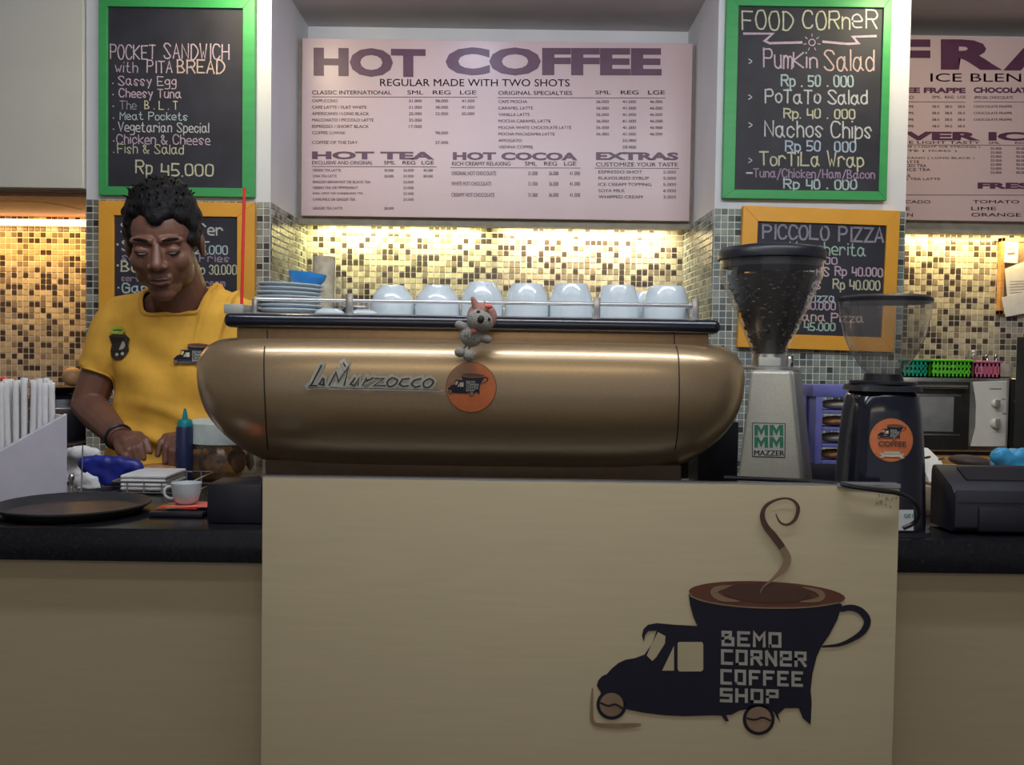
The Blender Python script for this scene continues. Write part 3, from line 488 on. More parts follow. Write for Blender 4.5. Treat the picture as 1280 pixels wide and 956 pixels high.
# ================================================================ CORK BOARD
ca = P(1252, 297, 3.38); cb = P(1420, 395, 3.38)
t = thing('cork_board', 'cork board with pinned papers at the right edge', 'board', ((ca.x + cb.x) / 2, 3.4, cb.z))
B(ca.x + .012, cb.x, 3.385, 3.402, cb.z + .012, ca.z - .012).build('cork', M['cork'], t)
for q in ((ca.x, ca.x + .014, cb.z, ca.z), (ca.x, cb.x, ca.z - .014, ca.z), (ca.x, cb.x, cb.z, cb.z + .014)): B(q[0], q[1], 3.378, 3.404, q[2], q[3]).build('frame_rail', M['wood'], t, bevel=.001)
def sheet(pts, D, lab):
    m = MB(); vs = [P(x, y, D) for x, y in pts]; n = len(vs); m.add(vs + [q + Vector((0, .0012, 0)) for q in vs], [list(range(n)), list(range(n, 2 * n))[::-1]] + [(i, (i + 1) % n, n + (i + 1) % n, n + i) for i in range(n)])
    return tag(m.build('paper_note', M['paper']), lab, 'note', 'papers pinned on the cork board')
nt1 = sheet([(1257, 302), (1273, 303), (1272, 329), (1255, 328)], 3.376, 'small white note with sketch, topmost on the cork board')
pr = Print(onplane(3.3745)); pr.ribbon([(1260, 313), (1264, 309), (1268, 314)], 1.2); pr.ribbon([(1259, 317), (1269, 316)], 2.2); pr.build('sketch', M['inkthin'], nt1)
nt2 = sheet([(1256, 336), (1290, 323), (1300, 362), (1259, 370)], 3.374, 'white written note in the middle of the cork board')
pr = Print(onplane(3.3725))
for k in range(5): pr.ribbon([(1262, 352 + k * 3.6), (1285, 351 + k * 3.4)], .7)
pr.build('handwriting', M['inkthin'], nt2)
sheet([(1252, 372), (1290, 362), (1300, 388), (1257, 396)], 3.372, 'tilted blank white paper hanging lowest on the cork board')
# ================================================================ ESPRESSO MACHINE
MX = -.0705; MY = 1.70
em = thing('espresso_machine', 'long champagne gold espresso machine with rounded ends on the bar', 'coffee machine', (MX, MY, CT))
prof = [(-.205, .33, .08), (-.198, .362, .098), (-.185, .388, .118), (-.165, .415, .140), (-.14, .440, .157), (-.11, .460, .170), (-.075, .471, .178), (-.04, .474, .180), (-.018, .470, .177), (-.003, .462, .171), (.008, .450, .161), (.0155, .434, .148), (.018, .41, .13)]
from bisect import bisect
def pw(z):
    q = [p[0] for p in prof]; i = max(1, min(len(q) - 1, bisect(q, z))); t_ = (z - q[i - 1]) / (q[i] - q[i - 1]); t_ = max(0, min(1, t_))
    return prof[i - 1][1] * (1 - t_) + prof[i][1] * t_, prof[i - 1][2] * (1 - t_) + prof[i][2] * t_
def sring(z, wx, dy, n=96, e=5.0, cx=MX, cy=MY):
    r = []
    for k in range(n):
        a = 2 * math.pi * k / n; c, s = math.cos(a), math.sin(a)
        r.append((cx + wx * math.copysign(abs(c) ** (2 / e), c), cy + dy * math.copysign(abs(s) ** (2 / e), s), z))
    return r
sp = smoothp([(a, b_, c) for a, b_, c in prof], 3)
body = MB().rings([sring(EYE + q[0], q[1], q[2]) for q in sp]).build('body_shell', M['gold'], em, smooth=50)
bv = bvh_of(body); sf = onsurf(bv, .0006)
for xs in ((331, 330, 330, 331, 333, 335), (845, 848, 849, 849, 847, 844)):
    s = Print(sf); s.ribbon(smoothp(list(zip(xs, (432, 445, 470, 500, 540, 562))), 6), 1.6); s.build('panel_seam', M['seam'], em)
rbox('base', mat('base_bronze', (.12, .08, .055), .5, .4), em, P(331, 590, 1.6).x, P(852, 590, 1.6).x, 1.60, 1.86, EYE - .235, EYE - .19, .004)
for x in (P(345, 0, 1.65).x, P(838, 0, 1.65).x):
    for y in (1.64, 1.82): MB().lathe([(.018, 0), (.02, .006), (.015, .02), (.015, .045)], (x, y, CT), 16).build('foot', M['black'], em, smooth=True)
rbox('neck', M['goldflat'], em, P(296, 413, 1.57).x, P(886, 413, 1.57).x, 1.568, 1.85, EYE + .004, EYE + .0345, .003)
for x in (334, 843): s = Print(onplane(1.5672)); s.ribbon([(x, 412), (x, 424 + (x - 334) * .0145)], 1.4); s.build('panel_seam', M['seam'], em)
SX0, SX1 = P(279, 403, 1.56).x, P(901, 408, 1.56).x; ST = EYE + .058
rbox('cup_tray', M['blackgloss'], em, SX0, SX1, 1.555, 1.87, EYE + .034, ST, .011, 4)
B(SX0 + .03, SX1 - .03, 1.58, 1.85, ST, ST + .002).build('drip_mat', M['steel'], em)
RZ = EYE + .083; rx0, rx1 = P(314, 377, 1.60).x, P(872, 380, 1.60).x
rail = [(rx0 + .02, 1.83, RZ), (rx0, 1.81, RZ), (rx0, 1.62, RZ), (rx0 + .006, 1.60, RZ), (rx1 - .006, 1.60, RZ), (rx1, 1.61, RZ), (rx1, 1.81, RZ), (rx1 - .02, 1.83, RZ)]
MB().tube(rail, .0032, 10).build('guard_rail', M['steel'], em, smooth=True); MB().tube([(rx0 + .02, 1.83, RZ), (rx1 - .02, 1.83, RZ)], .0032, 10).build('guard_rail', M['steel'], em, smooth=True)
for px, w_ in ((319, .004), (437, .0055), (746, .0055), (869, .005)):
    x = P(px, 385, 1.60).x; rbox('rail_post', M['steel'], em, x - w_, x + w_, 1.594, 1.606, ST, RZ + .012 if w_ > .0045 else RZ + .002, .001)
for px in (437, 746): x = P(px, 385, 1.60).x; rbox('rail_post', M['steel'], em, x - .005, x + .005, 1.824, 1.836, ST, RZ + .008, .001)
# script badge
bd = Print(sf, .002); strokes = [[(386, 483), (389, 481), (402, 456)], [(387, 482), (397, 482)], [(404, 472), (399, 480), (404, 481), (405, 473), (405, 482)], [(411, 482), (420, 465), (423, 477), (436, 457), (430, 482)], [(429, 453), (432, 458)], [(444, 472), (438, 480), (443, 482), (449, 472), (447, 482)], [(453, 482), (458, 472), (458, 476), (467, 472)], [(468, 473), (480, 473), (467, 482), (482, 482)], [(490, 472), (484, 477), (486, 483), (493, 481), (497, 475), (490, 472)], [(512, 473), (503, 474), (499, 480), (504, 483), (511, 482)], [(527, 473), (518, 475), (514, 480), (519, 484), (526, 482)], [(537, 473), (530, 477), (530, 483), (536, 484), (542, 477), (537, 473)]]
for s_ in strokes: bd.ribbon(smoothp(s_, 4) if len(s_) > 5 else s_, 8, square=True)
bd.ribbon([(382, 485), (460, 486), (555, 488)], 3); bd.poly([(413, 483), (429, 450), (438, 484)])
bd.build('badge_plate', M['silverpaint'], em)
bd = Print(sf, .0032)
for s_ in strokes: bd.ribbon(smoothp(s_, 4) if len(s_) > 5 else s_, 1.8)
bd.ribbon([(384, 484.5), (460, 485.5), (550, 487.5)], .6)
bd.build('badge_script', M['vdgreen'] if False else M['seam'], em)
# round sticker on the machine
def sticker(parent, m, cx, cy, r, es, ex, ey, stripes=True, k=0):
    s = Print(m, k); s.disc(cx, cy, r + .8, n=40, rings=5); so = s.build('sticker', M['dkbrown'], parent); tag(so, 'round orange sticker with cup van emblem')
    s = Print(m, k + .0004); s.disc(cx, cy, r, n=40, rings=5); s.build('orange_disc', M['orange'], parent)
    if stripes:
        s = Print(m, k + .0008)
        for j in range(13):
            y = cy - r + 3 + j * 2.35; hw = math.sqrt(max(0, r * r - (y - cy) ** 2)) - .6; s.ribbon([(cx - hw + i * (hw + min(hw, 6 + j)) / 6 , y) for i in range(7)], [1.5, 1.5, 1.4, 1.2, 1, .7, .3])
        s.build('stripes', M['tan'] if True else None, parent)
    emblem(embmap(lambda x, y, kk=0: m(x, y, k + .0012 + kk * .5), ex, ey, es), so if False else parent, small=True)
sticker(em, sf, 589, 484, 31, .051, 553, 448)
# ---------------------------------------------------------------- cups, plates on the machine
def cup_at(px, top, wtop, wbot, lab, name='coffee_cup', dome=False, D=1.72, handle=True, grp='upturned white cups on the machine'):
    k = D / F; h = P(px, top, D).z - (ST + .002); rt, rb_ = wtop * k / 2, wbot * k / 2
    t = thing(name, lab, 'cup', (P(px, top, D).x, D, ST + .002), grp)
    if dome: pf = [(rb_ - .003, .004), (rb_ - .003, .0), (rb_, .0), (rb_ + .0005, h * .1), (rb_, h * .45), (rb_ - .002, h * .55), (rb_ * .86, h * .72), (rb_ * .66, h * .88), (rt * 1.05, h * .95), (rt, h), (rt - .003, h), (rt - .004, h - .004), (.0005, h - .004)]
    else: pf = [(rb_ - .003, .004), (rb_ - .003, 0), (rb_, 0), (rb_ * 1.01, h * .3), (rb_ * .97, h * .55), (rb_ * .88, h * .75), (rt * 1.1, h * .93), (rt, h), (rt - .003, h), (rt - .0035, h - .003), (.0005, h - .003)]
    MB().lathe(pf, tuple(t.location), 36, closed=False).build('cup_body', M['porcelain'], t, smooth=35)
    if handle:
        c = t.location; a = random.uniform(1.2, 1.9); dx, dy = math.cos(a), math.sin(a)
        MB().tube([c + Vector((dx * (rb_ * .97 + q), dy * (rb_ * .97 + q), z)) for q, z in ((-.003, h * .25), (.012, h * .22), (.02, h * .38), (.018, h * .58), (.008, h * .68), (-.008, h * .7))], .0035, 8).build('handle', M['porcelain'], t, smooth=True)
    return t
cup_at(491, 357, 30, 54, 'upturned white round bowl cup, leftmost of the big cups on the machine', dome=True); cup_at(547, 357, 32, 56, 'upturned white round bowl cup, second from the left behind the plush toy', dome=True)
cq = cup_at(603, 353, 32, 53, 'upturned white cup with dark speck near its base, behind the plush koala')
MB().ell(P(609, 357, 1.695), (.002, .001, .0016), n=8, m=6).build('speck', M['seam'], cq)
cup_at(659, 355, 37, 55, 'upturned white tapered cup, first to the right of the plush koala'); cup_at(714, 355, 39, 55, 'upturned white tapered cup left of the middle rail post'); cup_at(773, 357, 38, 52, 'upturned white tapered cup right of the middle rail post'); cup_at(833, 358, 42, 58, 'upturned wide white cup at the right end of the machine')
cup_at(805, 365, 26, 38, 'small white cup peeking out behind the two rightmost cups', D=1.80)
cup_at(412, 386, 22, 37, 'low small white cup beside the plate stack', D=1.66, dome=True, handle=False, name='espresso_cup'); cup_at(455, 387, 22, 34, 'low small white cup just right of the left rail post', D=1.66, dome=True, handle=False, name='espresso_cup')
pc = P(361, 380, 1.69); r = .060; first = None; names = ['bottom', 'second lowest', 'third lowest', 'middle', 'third highest', 'second highest', 'top']
for i in range(7):
    lab = 'white saucer, %s one in the stack at the left end of the machine' % names[i]
    if not first:
        first = MB().lathe([(.02, .0), (.036, .0), (.05, .004), (r, .009), (r, .0108), (.05, .0065), (.034, .0025), (.0005, .0025)], (0, 0, 0), 40, closed=False).build('saucer', M['porcelain'], smooth=50); o = first
    else: o = first.copy(); C.objects.link(o)
    o.location = (pc.x + (0, .002, -.002, .001, -.001, .003, .002)[i], 1.69, ST + .002 + i * .0075); o.rotation_euler = (0, R((0, .3, -.3, .5, .8, 1.4, 1.6)[i]), 0); tag(o, lab, 'saucer', 'stacked white saucers on the machine')
q = P(383, 361, 1.69); bb = MB().lathe([(.022, 0), (.025, 0), (.031, .008), (.0335, .016), (.034, .020), (.0325, .020), (.030, .008), (.02, .002), (.0005, .002)], (0, 0, 0), 32, closed=False).build('plastic_bowl', M['bluebowl'], smooth=50); bb.location = (q.x, 1.69, ST + .0585); bb.rotation_euler = (0, R(6), 0); tag(bb, 'small blue plastic bowl tipped on top of the saucer stack', 'bowl')
q = P(405, 358, 1.80); a = MB(); hh = P(405, 321, 1.80).z - ST - .002; a.lathe([(.016, 0), (.019, .001), (.0215, hh), (.020, hh), (.018, .004), (.0005, .004)], (q.x, 1.80, ST + .002), 28, closed=False); tag(a.build('paper_cup', M['marble'], smooth=50), 'tall cream speckled paper cup behind the saucer stack', 'cup')
for px, top, ww, lab in ((421, 344, 11, 'narrow clear glass beside the speckled paper cup'), (447, 374, 30, 'short clear glass tumbler behind the left rail post'), (425, 374, 20, 'short clear glass tumbler left of the rail post')):
    q = P(px, top, 1.79); a = MB(); hh = q.z - ST - .002; rr = ww * 1.79 / F / 2; a.lathe([(rr * .8, 0), (rr, hh), (rr * .9, hh), (rr * .72, .006), (.0005, .006)], (q.x, 1.79 + (.03 if px == 421 else -.0), ST + .002), 24, closed=False); tag(a.build('drinking_glass', GL, smooth=50), lab, 'glass')
q = P(439, 382, 1.725); a = MB().lathe([(.021, 0), (.021, .003), (.017, .012), (.008, .019), (.0005, .021)], (q.x, 1.72, ST + .002), 24, closed=False); tag(a.build('plastic_dome', M['black'], smooth=50), 'black dome shaped lid behind the left rail post', 'lid')
q = P(301, 389, 1.62); bx = rbox('beige_box', M['lgrey'], None, P(284, 389, 1.62).x, P(308, 389, 1.62).x, 1.60, 1.70, ST + .0005, ST + .0165, .001); tag(bx, 'flat beige box on the left end of the black cup tray', 'box')
rs = MB().tube([P(302, 384, 1.65), P(305.5, 237, 1.65)], .0028, 10).build('red_stick', M['red'], smooth=True); rs.location.z = ST + .0168; tag(rs, 'tall thin red stick standing on the flat beige box', 'stick')
# ---------------------------------------------------------------- plush koala
KD = 1.50; kk = KD / F
t = thing('plush_koala', 'small grey plush koala in a pink hood hanging on the machine', 'plush toy', P(590, 449, KD))
S = lambda px, py, D, rx, ry=None, rz=None, rot=None: MB().ell(P(px, py, D), (rx * kk, (rz or rx) * kk, (ry or rx) * kk), rot, 20, 14)
tl = Matrix.Rotation(R(20), 3, 'Y')
S(589, 420, KD, 14.5, 13.5, 10, tl).build('body', M['plushgrey'], t, smooth=180)
S(600, 401, KD - .004, 17, 14.5, 14, tl).build('head', M['plushgrey'], t, smooth=180)
S(602.5, 396, KD + .006, 19, 18.5, 13, tl).build('hood', M['plushpink'], t, smooth=180)
MB().cap(P(596, 386, KD), P(591, 373, KD), 6 * kk, 2.6 * kk).build('hood_ear', M['plushpink'], t, smooth=180)
MB().ell(P(611, 383, KD - .012), (5 * kk, 3 * kk, 3 * kk)).build('bow', M['red'] if False else M['heart'], t, smooth=180)
MB().cap(P(583, 410, KD), P(574, 406, KD - .002), 6 * kk, 5.5 * kk).build('arm', M['plushgrey'], t, smooth=180); MB().cap(P(600, 421, KD), P(609, 424, KD - .002), 6 * kk, 5.5 * kk).build('arm', M['plushgrey'], t, smooth=180)
for a, b_ in (((584, 430), (575, 440)), ((587, 431), (586, 444))):
    MB().tube([P(*a, KD), P(*b_, KD)], 1.6 * kk, 8).build('leg', M['plushgrey'], t, smooth=True); S(*b_, KD - .002, 7 if b_[0] < 580 else 7.5, 6.5 if b_[0] < 580 else 8, 6.5).build('foot', M['plushgrey'], t, smooth=180)
S(601, 399, KD - .021, 4.2, 5, 3.5, tl).build('nose', M['seam'], t, smooth=180)
S(598, 389.5, KD - .0168, 2.4, 1.7, 2).build('eye', M['black'], t, smooth=180); S(611.5, 399, KD - .0165, 1.7, 2.2, 2).build('eye', M['black'], t, smooth=180)
S(592.5, 413.5, KD - .0125, 3.4, 3, 1.5).build('heart_patch', M['heart'], t, smooth=180)
pr = Print(onplane(KD - .0138)); chalk(pr, 'AUS', 580, 594, 415, 421.5, .8, 0, sl=.2); pr.build('lettering', M['seam'], t)
MB().tube(smoothp([P(606, 380, KD), P(605.5, 374, KD + .01), P(605.5, 376, KD + .1)], 4), .0006, 6).build('hanging_loop', M['steel'], t)
# ================================================================ GRINDERS
def lath(name, m, parent, prof, c, n=40, sm=50, closed=False): return MB().lathe(prof, c, n, closed).build(name, m, parent, smooth=sm)
GD = 1.66; gx = P(962, 500, GD).x
g1 = thing('coffee_grinder', 'silver coffee grinder with hopper full of dark beans, right of the machine', 'coffee grinder', (gx, GD, CT), None)
def zz(px, py, D): return P(px, py, D).z
k = GD / F
def taper(mb, x0, x1, X0, X1, y0, y1, Y0, Y1, z0, z1):
    return mb.add([(x0, y0, z0), (x1, y0, z0), (x1, y1, z0), (x0, y1, z0), (X0, Y0, z1), (X1, Y0, z1), (X1, Y1, z1), (X0, Y1, z1)], [(0, 3, 2, 1), (4, 5, 6, 7), (0, 1, 5, 4), (1, 2, 6, 5), (2, 3, 7, 6), (3, 0, 4, 7)])
ft = zz(962, 463, 1.58)
bx0, bx1 = P(921, 605, 1.58).x, P(1000, 605, 1.58).x; tx0, tx1 = P(938, 463, 1.58).x, P(987, 463, 1.58).x
ext = (CT + .02 - zz(960, 605, 1.58)) / (ft - zz(960, 605, 1.58))
Bx0 = tx0 + (bx0 - tx0) * (1 - ext); Bx1 = tx1 + (bx1 - tx1) * (1 - ext)
gT = Matrix.Translation((Bx0, 1.58, 0)) @ Matrix.Rotation(R(-22), 4, 'Z') @ Matrix.Translation((-Bx0, -1.58, 0)) @ Matrix.Translation((Bx0, 0, 0)) @ Matrix.Diagonal((.99, 1, 1, 1)) @ Matrix.Translation((-Bx0, 0, 0))
def GT(): q = MB(); q.T = gT; return q
gb = taper(GT(), Bx0, Bx1, tx0, tx1, 1.58, 1.75, 1.585, 1.72, CT + .02, ft).build('body', M['silverpaint'], g1, bevel=.006, seg=3, smooth=40)
taper(GT(), Bx1 - .006, Bx1 + .005, tx1 - .006, tx1 + .005, 1.588, 1.745, 1.592, 1.715, CT + .012, ft - .002).build('side_casting', M['silverside'], g1, bevel=.003, seg=3, smooth=40)
taper(GT(), Bx0 - .003, Bx1 + .007, Bx0 - .003, Bx1 + .007, 1.575, 1.755, 1.575, 1.755, CT, CT + .02).build('base', M['silverside'], g1, bevel=.003)
cz = ft; hx, hd = P(961, 460, GD).x, GD
lath('collar', M['steel'], g1, [(.055, 0), (.055, .004), (.044, .006), (.03, .007), (.0285, .028), (.0005, .028)], (hx, hd, cz), 32, 30)
rbox('clamp_screw', M['chrome'], g1, hx + .024, hx + .034, hd - .035, hd - .02, cz + .006, cz + .026, .002)
rbox('throat_window', M['lgrey'], g1, hx - .026, hx + .012, hd - .032, hd - .025, cz + .007, cz + .022, .001)
hb = cz + .018; ht = zz(961, 325, GD) - hb; hr = 63.5 * k
lath('hopper', GL, g1, [(.024, 0), (.027, .006), (hr * .985, ht * .84), (hr * .985, ht + .002)], (hx, hd, hb), 48, 60)
lath('lid', M['black'], g1, [(hr * .97, ht - .002), (hr * 1.03, ht), (hr * 1.035, ht + .012), (hr * .98, ht + .019), (hr * .6, ht + .025), (.0005, ht + .027)], (hx, hd, hb), 48, 45)
lath('lid_inner_ring', M['charcoal'], g1, [(hr * .93, ht - .014), (hr * .93, ht + .004)], (hx, hd, hb), 48, 45)
fb = (338 - 325) * k; bh = ht - .028
bn = MB().lathe([(.0005, .004), (.022, .006), (hr * .94 * .9, bh), (.0005, bh + .003)], (hx, hd, hb), 40, False)
for i in range(420):
    a = random.uniform(0, 2 * math.pi); z = bh * math.sqrt(random.random()) ; rr = .020 + (hr * .83 - .020) * z / bh
    if i > 300: z = bh + .002; rr *= math.sqrt(random.random())
    bn.ell((hx + rr * math.cos(a), hd + rr * math.sin(a), hb + z + .001), (.0052, .0035, .003), Matrix.Rotation(random.uniform(0, 6), 3, 'Z') @ Matrix.Rotation(random.uniform(-1, 1), 3, 'X'), 7, 5)
tag(bn.build('coffee_beans', M['bean'], smooth=True), 'dark roasted coffee beans filling the tall cone hopper', 'coffee beans', kind='stuff')
pm1 = onsurf(bvh_of(gb), .0006)
s = Print(pm1); s.poly([(940, 528), (982, 529), (981.5, 572), (940, 571)]); bo = s.build('badge', M['seam'], g1); tag(bo, 'square maker badge with green letters')
s = Print(pm1, .0004); s.poly([(941, 529), (981, 530), (980.5, 571), (941, 570)]); s.build('badge_face', M['lgrey'], g1)
s = Print(pm1, .0009)
for (x0, y0) in ((943, 531), (962, 531), (943, 546), (962, 546)):
    x1, y1 = x0 + 17, y0 + 13.5; s.poly([(x0, y0), (x0 + 5, y0), (x0 + 8.5, y0 + 6), (x0 + 12, y0), (x1, y0), (x1, y1), (x1 - 4, y1), (x1 - 4.6, y0 + 5), (x0 + 8.5, y1), (x0 + 4.6, y0 + 5), (x0 + 4, y1), (x0, y1)])
s.build('badge_letters', M['vdgreen'], g1)
s = Print(pm1, .0009); type_(s, 'MAZZER', 942.5, 980, 562.5, 569, .02); s.build('badge_name', M['seam'], g1)
tag(rbox('gap_filler_box', M['black'], None, P(884, 0, 1.90).x, P(935, 0, 1.90).x, 1.895, 2.0, CT + .0005, EYE - .135, .004), 'black box added to fill the dark gap between machine end and silver grinder', 'box')  # black filler box, added so that the gap looks dark
# black grinder
G2 = 1.462; k = G2 / F; hx2 = P(1104, 470, G2).x
g2 = thing('coffee_grinder', 'glossy black coffee grinder with empty clear rounded hopper and orange sticker', 'coffee grinder', (hx2, G2, CT))
zt = zz(1100, 488, G2); rows = []
cx2 = P(1100, 560, G2).x
for f_, wpx in ((0, 50.5), (.03, 51), (.15, 50.5), (.4, 49), (.65, 46.5), (.85, 43.5), (.96, 40.5), (1, 35)):
    rows.append(sring(CT + .006 + (zt - CT - .006) * f_, wpx * k * .98, .062 * (wpx / 50), 48, 3.2, cx2 - (.0 if f_ > .4 else .0), G2))
b2_ = MB().rings(rows).build('body', M['blackgloss'], g2, smooth=50)
MB().rings([sring(CT, .067, .067, 40, 4, cx2, G2), sring(CT + .006, .066, .066, 40, 4, cx2, G2)]).build('base', M['black'], g2, smooth=40)
MB().rings([sring(zt, 42 * k, .052, 40, 4, cx2, G2), sring(zt + .008, 40 * k, .05, 40, 4, cx2, G2), sring(zt + .012, 30 * k, .04, 40, 4, cx2, G2)]).build('top_cap', M['black'], g2, smooth=30)
lath('collar', M['black'], g2, [(.026, .0), (.05, .001), (.05, .005), (.03, .006), (.028, .016), (.0005, .016)], (hx2, G2, zt + .010), 32, 30)
h0 = zt + .020; H = zz(1104, 377, G2) - h0; rr = 55 * k
ins = [(.20, 0), (.36, .05), (.55, .18), (.74, .36), (.88, .56), (.96, .78), (1, 1)]
lath('hopper', GL2, g2, [(rr * a, H * b_) for a, b_ in ins], (hx2, G2, h0), 48, 60)
lath('lid', M['black'], g2, [(rr * .94, H - .003), (rr * 1.01, H), (rr * 1.015, H + .005), (rr * .9, H + .009), (.0005, H + .011)], (hx2, G2, h0), 48, 45)
sf2 = onsurf(bvh_of(b2_), .0006)
sticker(g2, sf2, 1114, 550, 27, .036, 1092, 517, stripes=False)
s = Print(sf2, .0016); type_(s, 'COFFEE', 1098, 1133, 551, 558, .03, .02); s.build('lettering', M['dkbrown'], g2)
s = Print(sf2, .0016); s.poly([(1099, 566), (1105, 566), (1105, 564), (1125, 564.5), (1125, 567), (1131, 567), (1128, 570), (1131, 573), (1125, 573), (1125, 571), (1105, 570.5), (1105, 572), (1099, 572), (1102, 569)]); s.build('ribbon_banner', M['cream'], g2)
s = Print(sf2, .0008); s.ribbon([(1118 + i * 2.4, 650) for i in range(11)], 26); tag(s.build('spec_label', M['white'], g2), 'white label at the foot')
s = Print(sf2, .0014); type_(s, 'GE1', 1130, 1141, 642, 647, .02); s.build('spec_label_print', M['teal'], g2)
cb_ = MB().tube(smoothp([P(905, 597, 1.375), P(960, 599, 1.37), P(1003, 601, 1.365), P(1045, 604, 1.345), P(1067, 608.5, 1.33), P(1099, 613, 1.328), P(1124, 617, 1.33), P(1142, 627, 1.345), P(1148.5, 642, 1.36), P(1143, 653, 1.37), P(1129, 660, 1.372)], 6), .0034, 8).build('power_cable', M['cable'], smooth=True); tag(cb_, 'black power cable draped over the top right corner of the screen', 'cable')
# ================================================================ RIGHT SIDE
q0, q1 = P(1016, 481, 1.86), P(1096, 578, 1.86)
t = thing('drawer_rack', 'violet blue plastic rack of bread trays between the two grinders', 'rack', ((q0.x + q1.x) / 2, 1.93, CT))
X0, X1 = q0.x, q1.x; Zt = q0.z; Zb = q1.z; ys0, ys1 = 1.86, 1.935
rbox('top_panel', M['crate'], t, X0, X1, ys0, ys1, Zt - .024, Zt, .002); rbox('bottom_panel', M['crate'], t, X0, X1, ys0, ys1, CT, CT + .055, .002).data.materials[0] = M['black']
for a in (X0 + .007, X1 - .02): rbox('side_frame', M['crate'], t, a, a + .014, ys0, ys1, CT + .055, Zt - .024, .002)
rbox('corner_post', M['crate'], t, X0, X0 + .004, ys0 + .045, ys1, CT + .055, Zt - .02, .001)
rh = (Zt - .024 - CT - .055) / 4
for i in range(4):
    z = CT + .055 + rh * i; rbox('shelf', M['crate'], t, X0 + .021, X1 - .02, ys0, ys1 - .002, z, z + .007, .001)
    lf = MB().ell((X0 + .062, ys0 + .036, z + .0075 + rh * .30), (.038, .032, rh * .30), None, 18, 10); tag(lf.build('bread_roll', M['bread'] if i in (0, 2) else M['tan2'], smooth=180), 'bread roll in the violet rack, %s tray' % ('lowest', 'second lowest', 'second highest', 'highest')[i], 'bread', 'bread in the violet rack')
# toaster oven
OD = 2.86; o0, o1 = P(1118, 474, OD), P(1262, 560, OD); OZ = EYE - .3
t = thing('toaster_oven', 'white and black toaster oven with two knobs on the right back counter', 'oven', ((o0.x + o1.x) / 2, 3.0, OZ))
OT = P(1190, 472, OD).z; hx_ = P(1212, 500, OD).x
rbox('casing', M['steel'], t, o0.x, o1.x, OD + .01, 3.18, OZ + .012, OT, .006); rbox('foot', M['black'], t, o0.x + .01, o1.x - .01, OD + .03, 3.16, OZ, OZ + .012, .002)
rbox('door', M['ovenblack'], t, o0.x + .006, hx_, OD - .004, OD + .012, OZ + .02, OT - .012, .003)
MB().tube([(o0.x + .03, OD - .024, OT - .028), (hx_ - .02, OD - .024, OT - .028)], .006, 10).build('door_handle', M['chrome'], t, smooth=True)
for x in (o0.x + .035, hx_ - .025): B(x - .004, x + .004, OD - .024, OD - .003, OT - .032, OT - .024).build('handle_bracket', M['chrome'], t)
rbox('window_reflector', M['knobgrey'], t, o0.x + .03, hx_ - .05, OD - .0052, OD - .004, OZ + .075, OT - .055, .0005)
for z in (.055, .0): rbox('grill_rack', M['steel'], t, o0.x + .03, hx_ - .03, OD - .0062, OD - .0045, OZ + .062 + z * 2.2, OZ + .068 + z * 2.2, .0005)
MB().add([tuple(P(x, y, OD - dy)) for dy in (.010, -.012) for x, y in ((1216, 477), (1259, 476), (1257, 558), (1213, 558), (1219, 535), (1220, 505))], [(0, 1, 2, 3, 4, 5), (11, 10, 9, 8, 7, 6)] + [(i, (i + 1) % 6, 6 + (i + 1) % 6, 6 + i) for i in range(6)]).build('control_panel', M['ovenwhite'], t, bevel=.0015)
for py, wd in ((504, 5), (529, 6.5)):
    c = P(1244, py, OD - .012); kn = MB(); kn.T = Matrix.Translation(c) @ Matrix.Rotation(R(90), 4, 'X'); kn.lathe([(wd * OD / F, 0), (wd * OD / F, .004), (wd * OD / F * .7, .012), (.0005, .012)], (0, 0, 0), 24, False); ko = kn.build('knob', M['ovenwhite'], t, smooth=40)
    rbox('knob_grip', M['knobgrey'], ko, c.x - .005, c.x + .005, c.y - .022, c.y - .010, c.z - wd * OD / F * .9, c.z + wd * OD / F * .9, .001)
s = Print(onplane(OD - .0106)); s.ribbon([(1237, 486), (1252, 486)], 1.6); s.ribbon([(1252, 499), (1257, 499)], 1.2); s.ribbon([(1253, 517), (1258, 517)], 1.6); s.build('panel_marks', M['knobgrey'], t)
def basket(px0, px1, py0, py1, D, m, lab, dep=.10, holes=True):
    a = P(px0, py0, D); b_ = P(px1, py1, D); t = thing('plastic_basket', lab, 'basket', ((a.x + b_.x) / 2, D + dep / 2, OT)); z1 = a.z; z0_ = OT + .0005; th = .0025
    n = max(3, int((b_.x - a.x) / .012)); x0, x1 = a.x, b_.x
    B(x0, x1, D, D + dep, z0_, z0_ + .003).build('base', m, t)
    sl = MB()
    for y in (D, D + dep - th):
        sl.box(x0, x1, y, y + th, z1 - .014, z1); sl.box(x0, x1, y, y + th, z0_, z0_ + .012)
        for i in range(n + 1): xx = x0 + (x1 - x0 - .006) * i / n; sl.box(xx, xx + .006, y, y + th, z0_, z1)
        if m != M['basketp']: sl.box(x0, x1, y, y + th, z0_ + (z1 - z0_) * .42, z0_ + (z1 - z0_) * .58)
    for x in (x0, x1 - th): sl.box(x, x + th, D, D + dep, z0_, z1)
    sl.build('lattice_wall', m, t); MB().tube([(x0 - .003, D - .003, z1), (x1 + .003, D - .003, z1), (x1 + .003, D + dep + .003, z1), (x0 - .003, D + dep + .003, z1), (x0 - .003, D - .003, z1)], .0035, 8).build('rim', m, t); return t
basket(1128, 1160, 450, 471, 2.88, M['basketteal'], 'teal green plastic basket on the oven, nearest the black grinder'); basket(1164, 1214, 450, 471, 2.88, M['basketg'], 'lime green plastic basket in the middle of the oven top'); basket(1218, 1250, 452, 472, 2.88, M['basketp'], 'pink slotted plastic basket on the right of the oven top')
